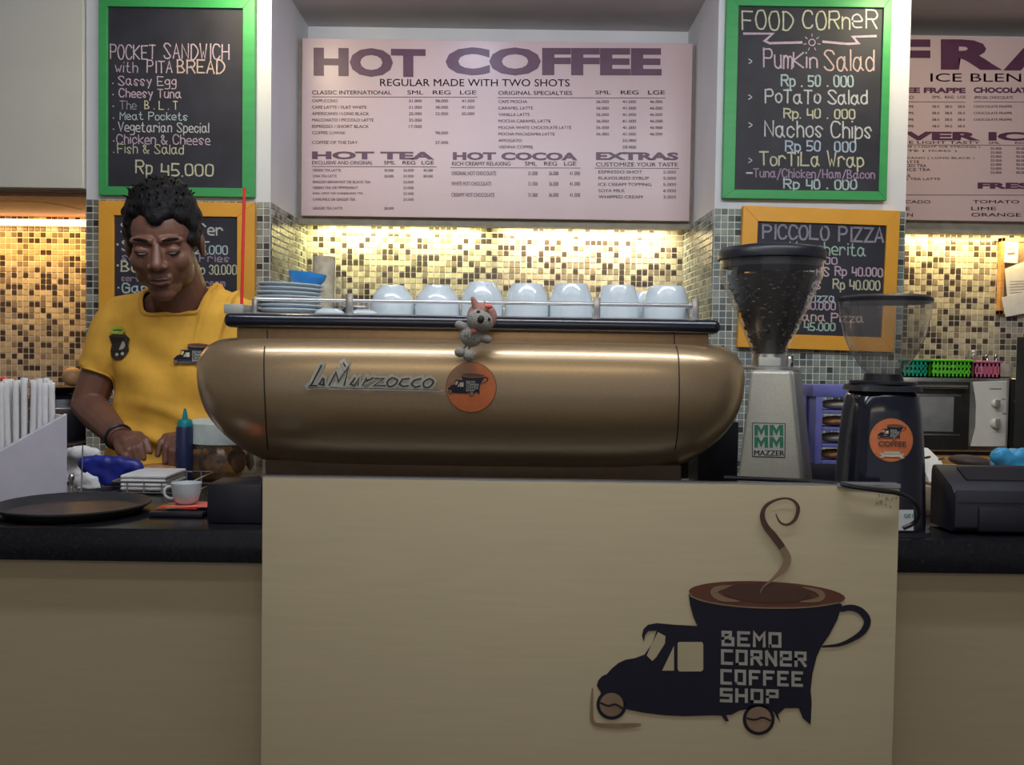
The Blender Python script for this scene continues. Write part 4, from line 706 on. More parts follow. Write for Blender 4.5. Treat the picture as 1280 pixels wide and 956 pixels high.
q = P(1217, 444, 2.93); a = MB().lathe([(.012, -.03), (.018, -.02), (.02, 0), (.017, .012), (.0155, .012), (.018, 0), (.012, -.025), (.0005, -.026)], (q.x, q.y, q.z + .002), 20, False); ob = a.build('glass_jar', GL, smooth=50); tag(ob, 'small shiny clear glass between green and pink baskets', 'glass')
for i, (px, a_) in enumerate(((1226, -.5), (1233, .2), (1239, .7))):
    b_ = P(px, 466, 2.94); b_.z = OT + .006; MB_ = MB().tube([b_, b_ + Vector((a_ * .03, .01, .055))], .0018, 8); MB_.ell(b_ + Vector((a_ * .032, .01, .060)), (.007, .002, .009)); tag(MB_.build('spoon', M['chrome'], smooth=True), 'steel spoon standing in the pink basket, %s' % ('leaning left', 'upright', 'leaning right')[i], 'spoon', 'spoons in the pink basket')
q = P(1264, 470, 2.9); a = MB().lathe([(.022, 0), (.03, .004), (.034, .045), (.031, .045), (.027, .008), (.0005, .007)], (q.x, 2.96, OT + .0005), 28, False); tag(a.build('beige_bowl', M['cream'], smooth=50), 'beige bowl on the right end of the appliance row', 'bowl')
bq0, bq1 = P(1263, 472, 2.87), P(1400, 560, 2.87)
t = thing('black_appliance', 'black appliance with a bright strip cut off by the right edge', 'appliance', ((bq0.x + bq1.x) / 2, 3.0, OZ)); rbox('casing', M['ovenblack'], t, bq0.x + .004, bq1.x, 2.87, 3.18, OZ, OT, .005); rbox('trim_bar', M['chrome'], t, bq0.x + .01, bq1.x - .02, 2.858, 2.872, zz(1270, 505, 2.86), zz(1270, 500, 2.86), .001)
bq = P(1276, 420, 2.6); t = B(1.462, 1.60, 2.6, 2.72, .0, EYE + .065).build('dark_cabinet', M['darkrub'], bevel=.004); tag(t, 'tall dark cabinet edge at the right border in front of the oven', 'cabinet')
def soften(o, vox=.003, it=14):
    rm = o.modifiers.new('remesh', 'REMESH'); rm.mode = 'VOXEL'; rm.voxel_size = vox; rm.use_smooth_shade = True
    sm = o.modifiers.new('smooth', 'SMOOTH'); sm.iterations = it
    tx = bpy.data.textures.new('crumple', 'CLOUDS'); tx.noise_scale = .03; dm = o.modifiers.new('crumple', 'DISPLACE'); dm.texture = tx; dm.strength = .008; dm.mid_level = .5; return o
# clutter by the printer
pz = zz(1230, 600, 1.5); px0 = P(1186, 640, 1.44).x; px1 = px0 + .30
t = thing('printer', 'dark charcoal desktop printer on the right end of the bar', 'printer', ((px0 + px1) / 2, 1.55, CT))
f0, f1 = 1.42, 1.505; z1 = zz(1230, 614, f0); z2 = z1 + .012
cs = [(f0 + .012, CT + .004), (f0, CT + .012), (f0 - .0, CT + .07), (f0 + .004, z1 - .004), (f0 + .015, z1 + .006), (f1 - .012, z1 + .032), (f1 - .004, z1 + .03), (f1, z1 + .02), (f1, CT + .004)]
pmx = MB(); n = len(cs); pmx.add([(x, y, z) for x in (px0, px1) for y, z in cs], [list(range(n)), list(range(n, 2 * n))[::-1]] + [(i, n + i, n + (i + 1) % n, (i + 1) % n) for i in range(n)]); pmx.build('casing', M['charcoal'], t, bevel=.004, smooth=35)
MB().add([(x, y, z1 + .0075 + (y - f0 - .015) * .448 + d) for d in (-.002, .0012) for x, y in ((px0 + .03, f0 + .028), (px1 - .04, f0 + .028), (px1 - .04, f0 + .062), (px0 + .03, f0 + .062))], [(0, 1, 2, 3), (7, 6, 5, 4), (0, 4, 5, 1), (1, 5, 6, 2), (2, 6, 7, 3), (3, 7, 4, 0)]).build('paper_slot', M['black'], t); rbox('output_tray', M['black'], t, px0 + .035, px1 - .035, f0 - .004, f0 + .02, CT + .006, CT + .045, .003)
rbox('nameplate', M['steel'], t, P(1237, 642, f0).x, P(1252, 642, f0).x, f0 - .0015, f0 + .002, zz(1245, 643, f0), zz(1245, 640, f0), .0004)
rbox('lid_seam', M['black'], t, px0 + .004, px1 - .004, f0 - .001, f0 + .004, z1 - .018, z1 - .0165, .0003)
pw0, pw1 = P(1149, 600, 1.62), P(1178, 600, 1.62); t = thing('wooden_box', 'pale wooden box standing between black grinder and printer', 'box', ((pw0.x + pw1.x) / 2, 1.66, CT))
rbox('box_body', M['palewood'], t, pw0.x, pw1.x + .03, 1.60, 1.72, CT + .008, zz(1160, 606, 1.62), .002); rbox('base_edge', M['brownwood'], t, pw0.x - .002, pw1.x + .032, 1.596, 1.722, CT, CT + .008, .001)
wt = [(1148, 563), (1153, 559), (1160, 560), (1166, 566), (1176, 575), (1182, 588), (1187, 602), (1162, 603), (1155, 585)]
t = thing('white_board_rest', 'white sloping wooden rest with two brown pegs behind the black grinder', 'holder', P(1170, 612, 1.60)); m = MB(); vs = [P(x, y, 1.62 + (603 - y) * .0011) for x, y in wt]; n = len(vs)
m.add(vs + [q + Vector((0, .004, -.012)) for q in vs], [list(range(n)), list(range(n, 2 * n))[::-1]] + [(i, (i + 1) % n, n + (i + 1) % n, n + i) for i in range(n)]); m.build('rest_plate', M['ovenwhite'], t)
aa = P(1161, 603, 1.616); ab = P(1187.5, 602, 1.616); rbox('wood_edge', M['brownwood'], t, aa.x, ab.x, 1.612, 1.63, aa.z - .013, aa.z, .001)
for x, y in ((1157, 572), (1174, 574)): q = P(x, y, 1.64); MB().tube([q, q + Vector((.001, -.014, .003))], .0022, 8).build('peg', M['brownwood'], t, smooth=True); 
rbox('support_leg', M['palewood'], t, aa.x + .004, aa.x + .018, 1.63, 1.65, CT + .0, aa.z - .006, .001) if False else None
bz = zz(1210, 584, 1.95)
sv = thing('serving_boards', 'stack of brown wooden boards lying behind the printer', 'board', (P(1215, 580, 2.0).x, 1.93, CT)); 
rbox('upper_board', M['wood'], sv, P(1160, 575, 1.95).x, P(1275, 575, 1.95).x, 1.87, 2.01, bz - .014, bz, .002); rbox('block', M['darkwood'], sv, P(1166, 575, 1.95).x, P(1270, 575, 1.95).x, 1.88, 2.00, CT, bz - .014, .002)
dk = MB().ell(P(1214, 577, 1.93), (.045, .04, .013), Matrix.Rotation(.1, 3, 'Y')); db = dk.build('dark_loaf', M['darkwood'], smooth=180); db.location.z = bz + .001; tag(db, 'dark brown elongated loaf lying on the boards', 'loaf')
a = MB()
for i in range(14): a.ell(P(1252 + (i % 5) * 8, 571 + (i // 5) * 8 + random.uniform(-2, 2), 1.76 + .012 * (i % 3)), (.022, .02, .014), Matrix.Rotation(random.uniform(0, 3), 3, 'X'), 12, 8)
bg = a.build('plastic_bag', M['lightblue'], smooth=180); soften(bg); tag(bg, 'crumpled light blue bag behind the printer at the right edge', 'bag')
rbox('bag_block', M['palewood'], None, P(1246, 595, 1.74).x, P(1340, 595, 1.74).x, 1.72, 1.84, CT, bg.location.z + .003, .003); tag(bpy.data.objects['bag_block'], 'pale block under the light blue bag behind the printer', 'block')
bpy.data.objects['bag_block'].name = 'pale_box'
# ================================================================ LEFT SIDE
s0 = P(-70, 600, 1.52); s1 = P(84, 600, 1.66)
t = thing('straw_box', 'white acrylic box with slanted sides holding paper straws', 'box', ((s0.x + s1.x) / 2, 1.64, CT))
def slant(xa, ya, za, xb, yb, zb_, th=.006):
    d = Vector((xb - xa, yb - ya, 0)).normalized(); n_ = Vector((-d.y, d.x, 0)) * th
    v4 = [Vector((xa, ya, CT + .001)), Vector((xb, yb, CT + .001)), Vector((xb, yb, zb_)), Vector((xa, ya, za))]
    return MB().add(v4 + [q + n_ for q in v4], [(0, 1, 2, 3), (7, 6, 5, 4), (0, 4, 5, 1), (1, 5, 6, 2), (2, 6, 7, 3), (3, 7, 4, 0)])
zA = P(0, 565, 1.585).z; zR = P(84, 517, 1.66).z; xA = P(0, 565, 1.585).x; sl_ = (zR - zA) / (s1.x - xA); zL = zR + sl_ * (s0.x - s1.x); zL = max(zL, CT + .03)
slant(s0.x, s0.y, zL, s1.x, s1.y, zR, .011).build('front_side', M['mauvewhite'], t, bevel=.001)
sd = Vector((s1.x - s0.x, s1.y - s0.y, 0)).normalized(); sn = Vector((-sd.y, sd.x, 0)); e1 = sn * .085
slant(s0.x + e1.x, s0.y + e1.y, zL, s1.x + e1.x, s1.y + e1.y, zR, .006).build('back_side', M['mauvewhite'], t)
for g, zq in ((s1 - sd * .007, zR), (s0, zL)): slant(g.x + sn.x * .0115, g.y + sn.y * .0115, zq - .003, g.x + sn.x * .0845, g.y + sn.y * .0845, zq - .003, -.006).build('end_side', M['mauvewhite'], t)
proto = None
for i in range(24):
    px = 2 + i * 3.05 if i < 22 else (-8, -16)[i - 22]; row = i % 3; D = 1.52 + (px + 70) / 154 * .14 + .040 + row * .021
    if not proto:
        proto = MB().lathe([(.0050, 0), (.0052, .001), (.0052, .20), (.0062, .212), (.0055, .213), (.0005, .206)], (0, 0, 0), 10, False).build('paper_straw', M['paper'], smooth=40); o = proto
    else: o = proto.copy(); C.objects.link(o)
    q = P(px, 475 + random.uniform(-2, 5), D); o.location = (q.x, D, CT + .0015 + row * .0); o.scale = (1, 1, max(.9, (q.z - CT) / .213)); o.rotation_euler = (R(random.uniform(-2, 2)), R(random.uniform(-1.2, 1.2)), random.random() * 6)
    tag(o, 'white paper wrapped straw standing in the slanted white box', 'straw', 'straws in the white box')
q = P(91, 632, 1.5); tr = thing('serving_tray', 'round dark brown serving tray at the left front of the bar', 'tray', (q.x, 1.505, CT))
lath('tray_dish', M['darkrub'], tr, [(.0005, 0), (.098, 0), (.112, .010), (.1175, .014), (.1175, .0165), (.113, .0165), (.104, .006), (.098, .004)], (q.x, 1.505, CT + .0003), 56, 50)
lath('tray_liner', mat('tray_brown', (.07, .045, .035), .5, var=.2, scale=90), tr, [(.0005, .0046), (.099, .0046)], (q.x, 1.505, CT + .0003), 48, 50)
# wire basket with napkins
wx0, wx1 = P(140, 604, 1.70).x, P(238, 604, 1.70).x; t = thing('wire_basket', 'low chrome wire basket holding white napkins', 'basket', ((wx0 + wx1) / 2, 1.76, CT)); y0_, y1_ = 1.70, 1.83; zt_ = zz(190, 603, 1.70)
MB().tube([(wx0, y0_, zt_), (wx1, y0_, zt_), (wx1, y1_, zt_ + .004), (wx0 + .01, y1_, zt_ + .004), (wx0, y0_, zt_)], .0020, 8).build('rim_wire', M['chrome'], t)
MB().tube([(wx0, y0_, CT + .003), (wx1, y0_, CT + .003), (wx1, y1_, CT + .003), (wx0 + .01, y1_, CT + .003), (wx0, y0_, CT + .003)], .0015, 8).build('base_wire', M['chrome'], t)
for px in (159, 180, 202, 222): x = P(px, 610, 1.70).x; MB().tube([(x, y1_, zt_ + .006), (x, y1_, CT + .002), (x, y0_, CT + .002), (x, y0_, zt_ + .001), (x, y0_ - .001, zt_ + .001)], .0017, 6).build('upright_wire', M['knobgrey'], t)
for i in range(4):
    a = B(P(148, 0, 1.7).x, P(206, 0, 1.7).x + .002 * (i % 2), 1.708, 1.815, CT + .005 + i * .0075, CT + .0118 + i * .0075).build('napkin', M['paper'], bevel=.003, seg=3, smooth=60); tag(a, 'white folded napkin in the wire basket, %s of the pile' % ('bottom', 'second', 'third', 'fourth', 'fifth', 'top')[i], 'napkin', 'napkins in the wire basket')
def blob(name, m, lab, cat, pts, r, vox=.004, seedn=0, amp=.006, flat=1):
    a = MB()
    for q in pts: a.ell(q, (r, r * .8, r * flat), None, 12, 8)
    zz_ = min(p.z for p in a.v)
    for p in a.v: p.z = max(p.z, CT + .001) if zz_ < CT else p.z
    o = a.build(name, m, smooth=180); rm = o.modifiers.new('remesh', 'REMESH'); rm.mode = 'VOXEL'; rm.voxel_size = vox; rm.use_smooth_shade = True
    sm_ = o.modifiers.new('smooth', 'SMOOTH'); sm_.iterations = 10; tx = bpy.data.textures.new(name, 'CLOUDS'); tx.noise_scale = .025; dm = o.modifiers.new('crumple', 'DISPLACE'); dm.texture = tx; dm.strength = amp; dm.mid_level = .6
    return tag(o, lab, cat)
CTV = CT
blob('paper_bag', M['paper'], 'crumpled white paper bag behind the slanted white box', 'bag', [P(x, y, 1.83 + .01 * (x % 3)) for x, y in ((88, 568), (96, 566), (106, 565), (118, 568), (92, 580), (92, 594), (100, 592), (96, 604), (88, 604), (104, 578))], .016)
blob('napkin_wad', M['paper'], 'crumpled white napkin in front of the dark blue bag', 'napkin', [P(x, y, 1.755) for x, y in ((98, 602), (108, 597), (117, 600), (102, 612), (112, 614), (120, 611))], .012)
blob('blue_bag', M['bluebag'], 'shiny dark blue plastic bag between paper bag and wire basket', 'bag', [P(x, y, 1.80) for x, y in ((108, 580), (120, 579), (134, 579), (148, 579), (160, 582), (118, 588), (124, 592), (134, 592), (134, 602), (138, 612), (130, 612), (150, 590), (145, 600), (168, 584))], .018)
a = MB().tube([P(103.5, 556, 1.74), P(102.5, 590, 1.74), P(101, 622, 1.72)], .0013, 6); ob = a.build('upright_skewer', M['steel']); tag(ob, 'thin dark vertical wire standing beside the crumpled white napkin', 'wire')
q = P(84, 600, 1.70); a = MB().lathe([(.007, 0), (.006, .004), (.003, .01), (.004, .02), (.0065, .026), (.004, .033), (.0005, .035)], (P(87, 0, 1.71).x, 1.715, CT + .0005), 16, False); tag(a.build('steel_knob', M['chrome'], smooth=60), 'tiny shiny steel knob at the corner of the slanted white box', 'knob')
# squeeze bottle, jar, cup
q = P(230.5, 590, 1.90); sb = thing('squeeze_bottle', 'dark blue squeeze bottle with teal nozzle beside the cookie jar', 'bottle', (q.x, 1.90, CT)); hb_ = zz(232, 533, 1.90) - CT
lath('bottle_body', M['bottleblue'], sb, [(.0005, 0), (.0155, 0), (.0165, .004), (.0165, hb_ - .004), (.015, hb_), (.0005, hb_)], (q.x, 1.90, CT + .0005), 28, 40); lath('cap', M['teal'], sb, [(.015, 0), (.0145, .01), (.012, .014), (.006, .016), (.0025, .036), (.0005, .037)], (q.x + .001, 1.90, CT + hb_), 24, 40)
jc = P(281, 560, 1.95); jr = 45 * 1.95 / F; jy = 1.958; jh = zz(270, 550, jy) - CT; jl = zz(270, 524, jy) - CT
j = thing('cookie_jar', 'clear plastic jar of cookies with white lid behind the machine end', 'jar', (jc.x, jy, CT)); lath('jar_body', GLJ, j, [(.0005, .0), (jr * .93, 0), (jr, .006), (jr, jh - .006), (jr * .94, jh), (jr * .91, jh), (jr * .97, jh - .008), (jr * .97, .008), (.0005, .004)], (jc.x, jy, CT + .0005), 40, 50)
lath('lid', M['jarlid'], j, [(jr * 1.0, jh - .003), (jr * 1.0, jh + .008), (jr * .985, jl - .006), (jr * .9, jl), (.0005, jl + .001)], (jc.x, jy, CT), 40, 40)
for i in range(12):
    a_ = (i % 6) * 1.047 + .3; zc = CT + .032 + (i // 6) * .044; rr_ = jr * .60; o = MB().lathe([(.0005, 0), (.018, .0005), (.021, .003), (.018, .006), (.0005, .0065)], (0, 0, 0), 20, False).build('cookie', M['cookie'], smooth=60)
    o.location = (jc.x + rr_ * math.cos(a_), jy + rr_ * math.sin(a_), zc); o.rotation_euler = (R(90), 0, a_ + math.pi / 2 + .25); tag(o, 'round brown cookie inside the clear jar', 'cookie', 'cookies in the clear jar')
x0_, x1_ = P(257, 640, 1.42).x, P(326, 640, 1.42).x
rbox('black_box', M['black'], None, x0_, x1_, 1.425, 1.50, CT + .0005, zz(290, 605, 1.425), .003); tag(bpy.data.objects['black_box'], 'black box on the bar pressed against the birch screen', 'box')
cb0, cb1 = P(185, 640, 1.47).x, P(253, 640, 1.47).x; cbz = zz(215, 640, 1.47)
rbox('card_box', M['black'], None, cb0, cb1, 1.47, 1.56, CT + .0005, cbz, .002); tag(bpy.data.objects['card_box'], 'flat black box under the coloured cards and white cup', 'box')
for i, (m_, a0) in enumerate(((M['brownwood'], .1), (M['red'], -.15), (M['tan'], .3), (M['heart'], .02))):
    c_ = Matrix.Translation((cb0 + .035 + i * .007, 1.515, cbz + .0008 + i * .0013)) @ Matrix.Rotation(a0, 4, 'Z'); a = MB(); a.T = c_; a.box(-.033, .033, -.026, .026, 0, .001); tag(a.build('card', m_), ('dark brown card, lowest', 'red card, second from below', 'tan card, third from below', 'coral card, topmost') [i] + ' under the white cup', 'card', 'cards under the white cup')
cc = P(233, 620, 1.515); uz = cbz + .0062; uh = zz(233, 603, 1.515) - uz
t = thing('white_cup', 'small white cup with handle standing on the coloured cards', 'cup', (cc.x, 1.515, uz)); lath('cup_body', M['porcelain'], t, [(.0005, 0), (.013, 0), (.019, .006), (.0225, .02), (.024, uh), (.0225, uh), (.0205, .02), (.012, .004), (.0005, .003)], (cc.x, 1.515, uz), 32, 50)
MB().tube(smoothp([(cc.x - .0215, 1.515, uz + uh * .8), (cc.x - .031, 1.512, uz + uh * .78), (cc.x - .034, 1.51, uz + uh * .5), (cc.x - .028, 1.511, uz + uh * .28), (cc.x - .019, 1.515, uz + uh * .25)], 4), .0022, 8).build('handle', M['porcelain'], t, smooth=True)
# left back clutter
lb = P(84, 520, 2.95); t = thing('black_cooker', 'black squat cooker on the left back counter', 'cooker', (P(60, 520, 2.98).x, 3.0, OZ)); cxk = P(70, 520, 2.98).x
lath('pot_body', M['black'], t, [(.0005, 0), (.085, 0), (.095, .02), (.095, .10), (.09, .115), (.0005, .115)], (cxk, 3.0, OZ), 40, 40); lath('steel_band', M['steel'], t, [(.0955, .098), (.0965, .1), (.0955, .104)], (cxk, 3.0, OZ), 40)
lath('pot_lid', M['black'], t, [(.092, .115), (.088, .13), (.05, .142), (.0005, .146)], (cxk, 3.0, OZ), 40, 40)
pn = P(86, 477, 2.98); t = thing('frying_pan', 'black frying pan resting on the squat cooker behind the straws', 'pan', (cxk, 3.0, OZ + .147)); lath('pan_dish', M['black'], t, [(.0005, 0), (.06, 0), (.088, .02), (.09, .021), (.086, .021), (.06, .003), (.0005, .003)], (cxk, 3.0, OZ + .147), 40, 40); MB().tube([(cxk + .08, 3.0, OZ + .162), (cxk + .11, 2.97, OZ + .17)], .006, 8).build('handle', M['steel'], t, smooth=True)
q = P(91, 465, 3.08); a = MB().ell((q.x, 3.02, OZ + .2), (.032, .032, .031)); ob = a.build('tan_bread', M['tanbowl'], smooth=180); ob.location = (P(91, 465, 3.0).x, 3.0, OZ + .1685); tag(ob, 'round tan bun in the black frying pan beside the barista elbow', 'bun')
for px, py in ((16, 474), (27, 478)): q = P(px, py, 2.95); a = MB().lathe([(.011, 0), (.012, .02), (.011, .10), (.009, .12), (.009, .13), (.0005, .13)], (q.x, 2.90, OZ), 16, False); b_ = thing('sauce_bottle', 'red capped sauce bottle on the back counter, %s of two' % ('left' if px < 20 else 'right'), 'bottle', (q.x, 2.90, OZ)); a.build('bottle_body', M['red'], b_, smooth=40); hh = q.z - OZ - .13; lath('cap', M['red'], b_, [(.009, .13), (.011, .133), (.011, .13 + max(.02, hh) + .004), (.004, .14 + max(.02, hh)), (.0005, .14 + max(.02, hh))], (q.x, 2.90, OZ), 16, 40)
# ================================================================ BARISTA
def realise(o, vox, smooth_it=3, fac=.5):
    m = o.modifiers.new('r', 'REMESH'); m.mode = 'VOXEL'; m.voxel_size = vox; m.use_smooth_shade = True
    if smooth_it: s_ = o.modifiers.new('s', 'SMOOTH'); s_.iterations = smooth_it; s_.factor = fac
    dg = bpy.context.evaluated_depsgraph_get(); me = bpy.data.meshes.new_from_object(o.evaluated_get(dg)); o.modifiers.clear(); o.data = me
    for p in me.polygons: p.use_smooth = True
    return o
bar = thing('person', 'person with short black hair in yellow t-shirt looking down and preparing food', 'person', (P(215, 500, 2.15).x, 2.17, 0))
HC = P(205, 301, 2.0); HM = Matrix.Translation(HC) @ Matrix.Rotation(R(9), 4, 'Z') @ Matrix.Rotation(R(-3), 4, 'Y') @ Matrix.Rotation(R(19), 4, 'X') @ Matrix.Scale(1.0, 4)
def Hd(mb): mb.T = HM; return mb
bm_ = MB(); bm_.T = HM; E_ = bm_.ell
E_((0, .012, .025), (.073, .090, .080), None, 24, 18); E_((0, -.03, -.028), (.061, .058, .075), None, 24, 18); E_((0, -.045, -.082), (.036, .034, .030)); E_((0, -.064, -.097), (.024, .016, .017))
for s_ in (-1, 1):
    E_((s_ * .036, -.055, -.028), (.025, .026, .028)); E_((s_ * .036, -.024, -.056), (.024, .038, .036)); bm_.cap((s_ * .012, -.080, .018), (s_ * .046, -.069, .017), .0085, .008)
    E_((s_ * .030, -.0745, -.002), (.0165, .0110, .0100)); E_((s_ * .0135, -.094, -.033), (.0085, .010, .0075)); E_((s_ * .074, .012, -.012), (.008, .017, .028), Matrix.Rotation(s_ * .25, 3, 'Z'))
bm_.cap((0, -.080, .008), (0, -.101, -.029), .0075, .012); bm_.cap((-.018, -.082, -.0585), (.018, -.082, -.0585), .0065, .0065); bm_.cap((-.014, -.082, -.069), (.014, -.082, -.069), .0075, .0075); E_((0, -.076, -.062), (.024, .012, .018))
bm_.T = Matrix.Identity(4)
SH_L = P(148, 405, 2.14); SH_R = P(318, 408, 2.17); NB = P(232, 388, 2.13); 
bm_.cap(HM @ Vector((0, .03, -.05)), NB + Vector((0, .0, 0)), .056, .062, 20); bm_.cap(NB, NB - Vector((0, -.03, .05)), .065, .075)
TC = P(226, 470, 2.17); TW = P(222, 590, 2.19)
bm_.ell(P(230, 440, 2.17), (.150, .090, .11)); bm_.ell(P(225, 520, 2.18), (.125, .085, .14)); bm_.cap(SH_L, SH_R, .048, .048); bm_.cap(P(200, 386, 2.13), P(262, 386, 2.14), .040, .044); bm_.ell(TW - Vector((0, 0, .1)), (.14, .09, .12))
EL = P(110, 506, 2.13); WL = P(151, 549, 1.985); ER = P(330, 530, 2.16); WR = P(232, 549, 1.99)
bm_.chain([SH_L, EL], [.046, .037]); bm_.chain([EL, EL.lerp(WL, .3), WL], [.036, .037, .024]); bm_.chain([SH_R, ER], [.046, .037]); bm_.chain([ER, ER.lerp(WR, .3), WR], [.036, .037, .024])
def hand(mb, Wp, kn, fingers, thumb, pr_):
    for q in kn: mb.cap(Wp, q, .020, .0105)
    mb.ell(Wp.lerp(kn[1], .6), (.026, .024, .016))
    for kq, chn in zip(kn, fingers): mb.chain([kq] + chn, [.0088, .0070, .0056])
    mb.chain(thumb, [.014, .0105, .0085])
Pf = lambda l: [P(*q) for q in l]
hand(bm_, WL, Pf([(174, 545, 1.95), (169, 547, 1.94), (163, 549, 1.935), (157, 552, 1.93)]), [Pf([(183, 550, 1.935), (188, 565, 1.925)]), Pf([(176, 556, 1.92), (180, 573, 1.915)]), Pf([(168, 560, 1.912), (171.5, 577, 1.91)]), Pf([(160, 562, 1.908), (163, 576, 1.908)])], Pf([(150, 553, 1.955), (151, 563, 1.92), (157, 570, 1.905)]), 0)
hand(bm_, WR, Pf([(208, 547, 1.95), (213, 549, 1.94), (218, 551, 1.935), (223, 554, 1.93)]), [Pf([(201, 552, 1.935), (197, 569, 1.925)]), Pf([(207, 559, 1.92), (206, 578, 1.915)]), Pf([(213.5, 563, 1.912), (214, 581, 1.912)]), Pf([(218, 565, 1.91), (219, 580, 1.912)])], Pf([(230, 553, 1.965), (228, 560, 1.96), (222, 572, 1.94)]), 0)
bd_ = bm_.build('body', M['skin'], bar, fix=False); realise(bd_, .0025, 3, .5)
# eyes, brows, lips
for s_ in (-1, 1):
    e = Hd(MB()); e.tube(smoothp([(s_ * .017, -.0855, -.006), (s_ * .030, -.089, -.0098), (s_ * .045, -.081, -.005)], 4), .0011, 6).build('eyelashes', M['hair'], bar, smooth=True)
    e = Hd(MB()); e.ell((s_ * .031, -.0795, -.0085), (.010, .0055, .0028)).build('eye', M['eyew'], bar, smooth=True)
    e = Hd(MB()); bp_ = smoothp([(s_ * .014, -.0885, .0190), (s_ * .031, -.0850, .0222), (s_ * .050, -.070, .0190)], 4); e.tube(bp_, [.0018, .0024, .0028, .003, .003, .0028, .0024, .0018, .001], 8).build('eyebrow', M['hair'], bar, smooth=True)
l_ = Hd(MB()); l_.tube(smoothp([(-.023, -.0825, -.0640), (-.009, -.0895, -.0600), (0, -.090, -.0613), (.009, -.0895, -.0600), (.023, -.0825, -.0640)], 3), [.001, .0022, .003, .0032, .0032, .0032, .0032, .0032, .0032, .0032, .003, .0022, .001], 8); l_.tube(smoothp([(-.020, -.0825, -.0650), (0, -.0912, -.0702), (.020, -.0825, -.0650)], 4), [.001, .0026, .0038, .0042, .0043, .0042, .0038, .0026, .001], 8); l_.build('lips', M['lip'], bar, smooth=True)
# hair
hr_ = Hd(MB()); rnd = random.Random(3)
hr_.ell((0, .022, .048), (.075, .088, .075), None, 24, 18)
cnt = 0
while cnt < 420:
    a_ = rnd.uniform(0, 2 * math.pi); ph = math.acos(rnd.uniform(-.5, 1)); n_ = Vector((math.sin(ph) * math.cos(a_), math.sin(ph) * math.sin(a_), math.cos(ph)))
    p_ = Vector((n_.x * .071, .014 + n_.y * .091, .030 + n_.z * .088)); frontness = -p_.y
    lim = .072 - .018 * max(0, 1 - abs(p_.x - .004) / .03) if frontness > .05 else (.052 if frontness > .035 else (.0 if frontness > -.0 else (.012 if frontness > -.03 else -.055)))
    if frontness > .035 and abs(p_.x) > .058: lim = .02
    if p_.z < lim: continue
    cnt += 1; s_ = rnd.uniform(.010, .015); hr_.ell(p_ + n_ * rnd.uniform(-.003, .002 + .007 * max(0, n_.z)), (s_ * .9, s_ * 1.25, s_ * .9), Matrix.Rotation(a_, 3, 'Z'), 8, 6)
ho = hr_.build('hair', M['hair'], bar, fix=False); realise(ho, .0032, 14, .5)
st_ = Hd(MB())
for i in range(90):
    a_ = rnd.uniform(0, 2 * math.pi); n_ = Vector((math.cos(a_) * rnd.uniform(.1, 1), math.sin(a_) * rnd.uniform(.1, 1), 0)); n_.z = math.sqrt(max(.05, 1 - n_.length_squared)); b_ = Vector((n_.x * .082, .014 + n_.y * .098, .038 + n_.z * .09))
    if b_.y < -.04 and b_.z < .075: continue
    if abs(n_.x) > .75: continue
    d_ = Vector((rnd.uniform(-.5, .5), -.8, .1)).normalized(); st_.tube([b_ - n_ * .004, b_ + n_ * .006 + d_ * .008, b_ + n_ * .007 + d_ * .018], [.0022, .0015, .0004], 5)
st_.build('hair_strands', M['hair'], bar)['kind'] = 'stuff'
# shirt
def torso_ring(px, py, D, rx, ry, n=40): 
    c = P(px, py, D); return [(c.x + rx * math.copysign(abs(math.cos(a)) ** .85, math.cos(a)), c.y + ry * math.copysign(abs(math.sin(a)) ** .85, math.sin(a)), c.z) for a in [2 * math.pi * k / n for k in range(n)]]
sh = MB(); sh.rings([torso_ring(*q) for q in ((232, 366, 2.135, .070, .060), (231, 377, 2.145, .115, .075), (231, 392, 2.15, .146, .090), (230, 430, 2.16, .156, .108), (226, 465, 2.165, .148, .115), (224, 500, 2.17, .142, .112), (220, 540, 2.175, .140, .11), (218, 575, 2.18, .146, .112), (218, 630, 2.18, .15, .115), (218, 670, 2.18, .152, .116))])
shl = P(152, 401, 2.14); shr = P(316, 406, 2.17)
sh.cap(P(205, 386, 2.135), shl, .054, .053); sh.cap(P(262, 386, 2.14), shr, .054, .053)
cuffL = SH_L.lerp(EL, .60); cuffR = SH_R.lerp(ER, .58)
def sleeve(a, b_, r0, r1):
    d = (b_ - a); n_ = 8; sh.tube([a + d * i / n_ for i in range(n_ + 1)], [r0 + (r1 - r0) * i / n_ for i in range(n_ + 1)], 24)
sh.ell(shl, (.052, .056, .055)); sh.ell(shr, (.052, .056, .055)); sleeve(shl, cuffL, .054, .052); sleeve(shr, cuffR, .054, .052)
so = sh.build('t_shirt', M['shirt'], bar, fix=False); realise(so, .005, 6, .5)
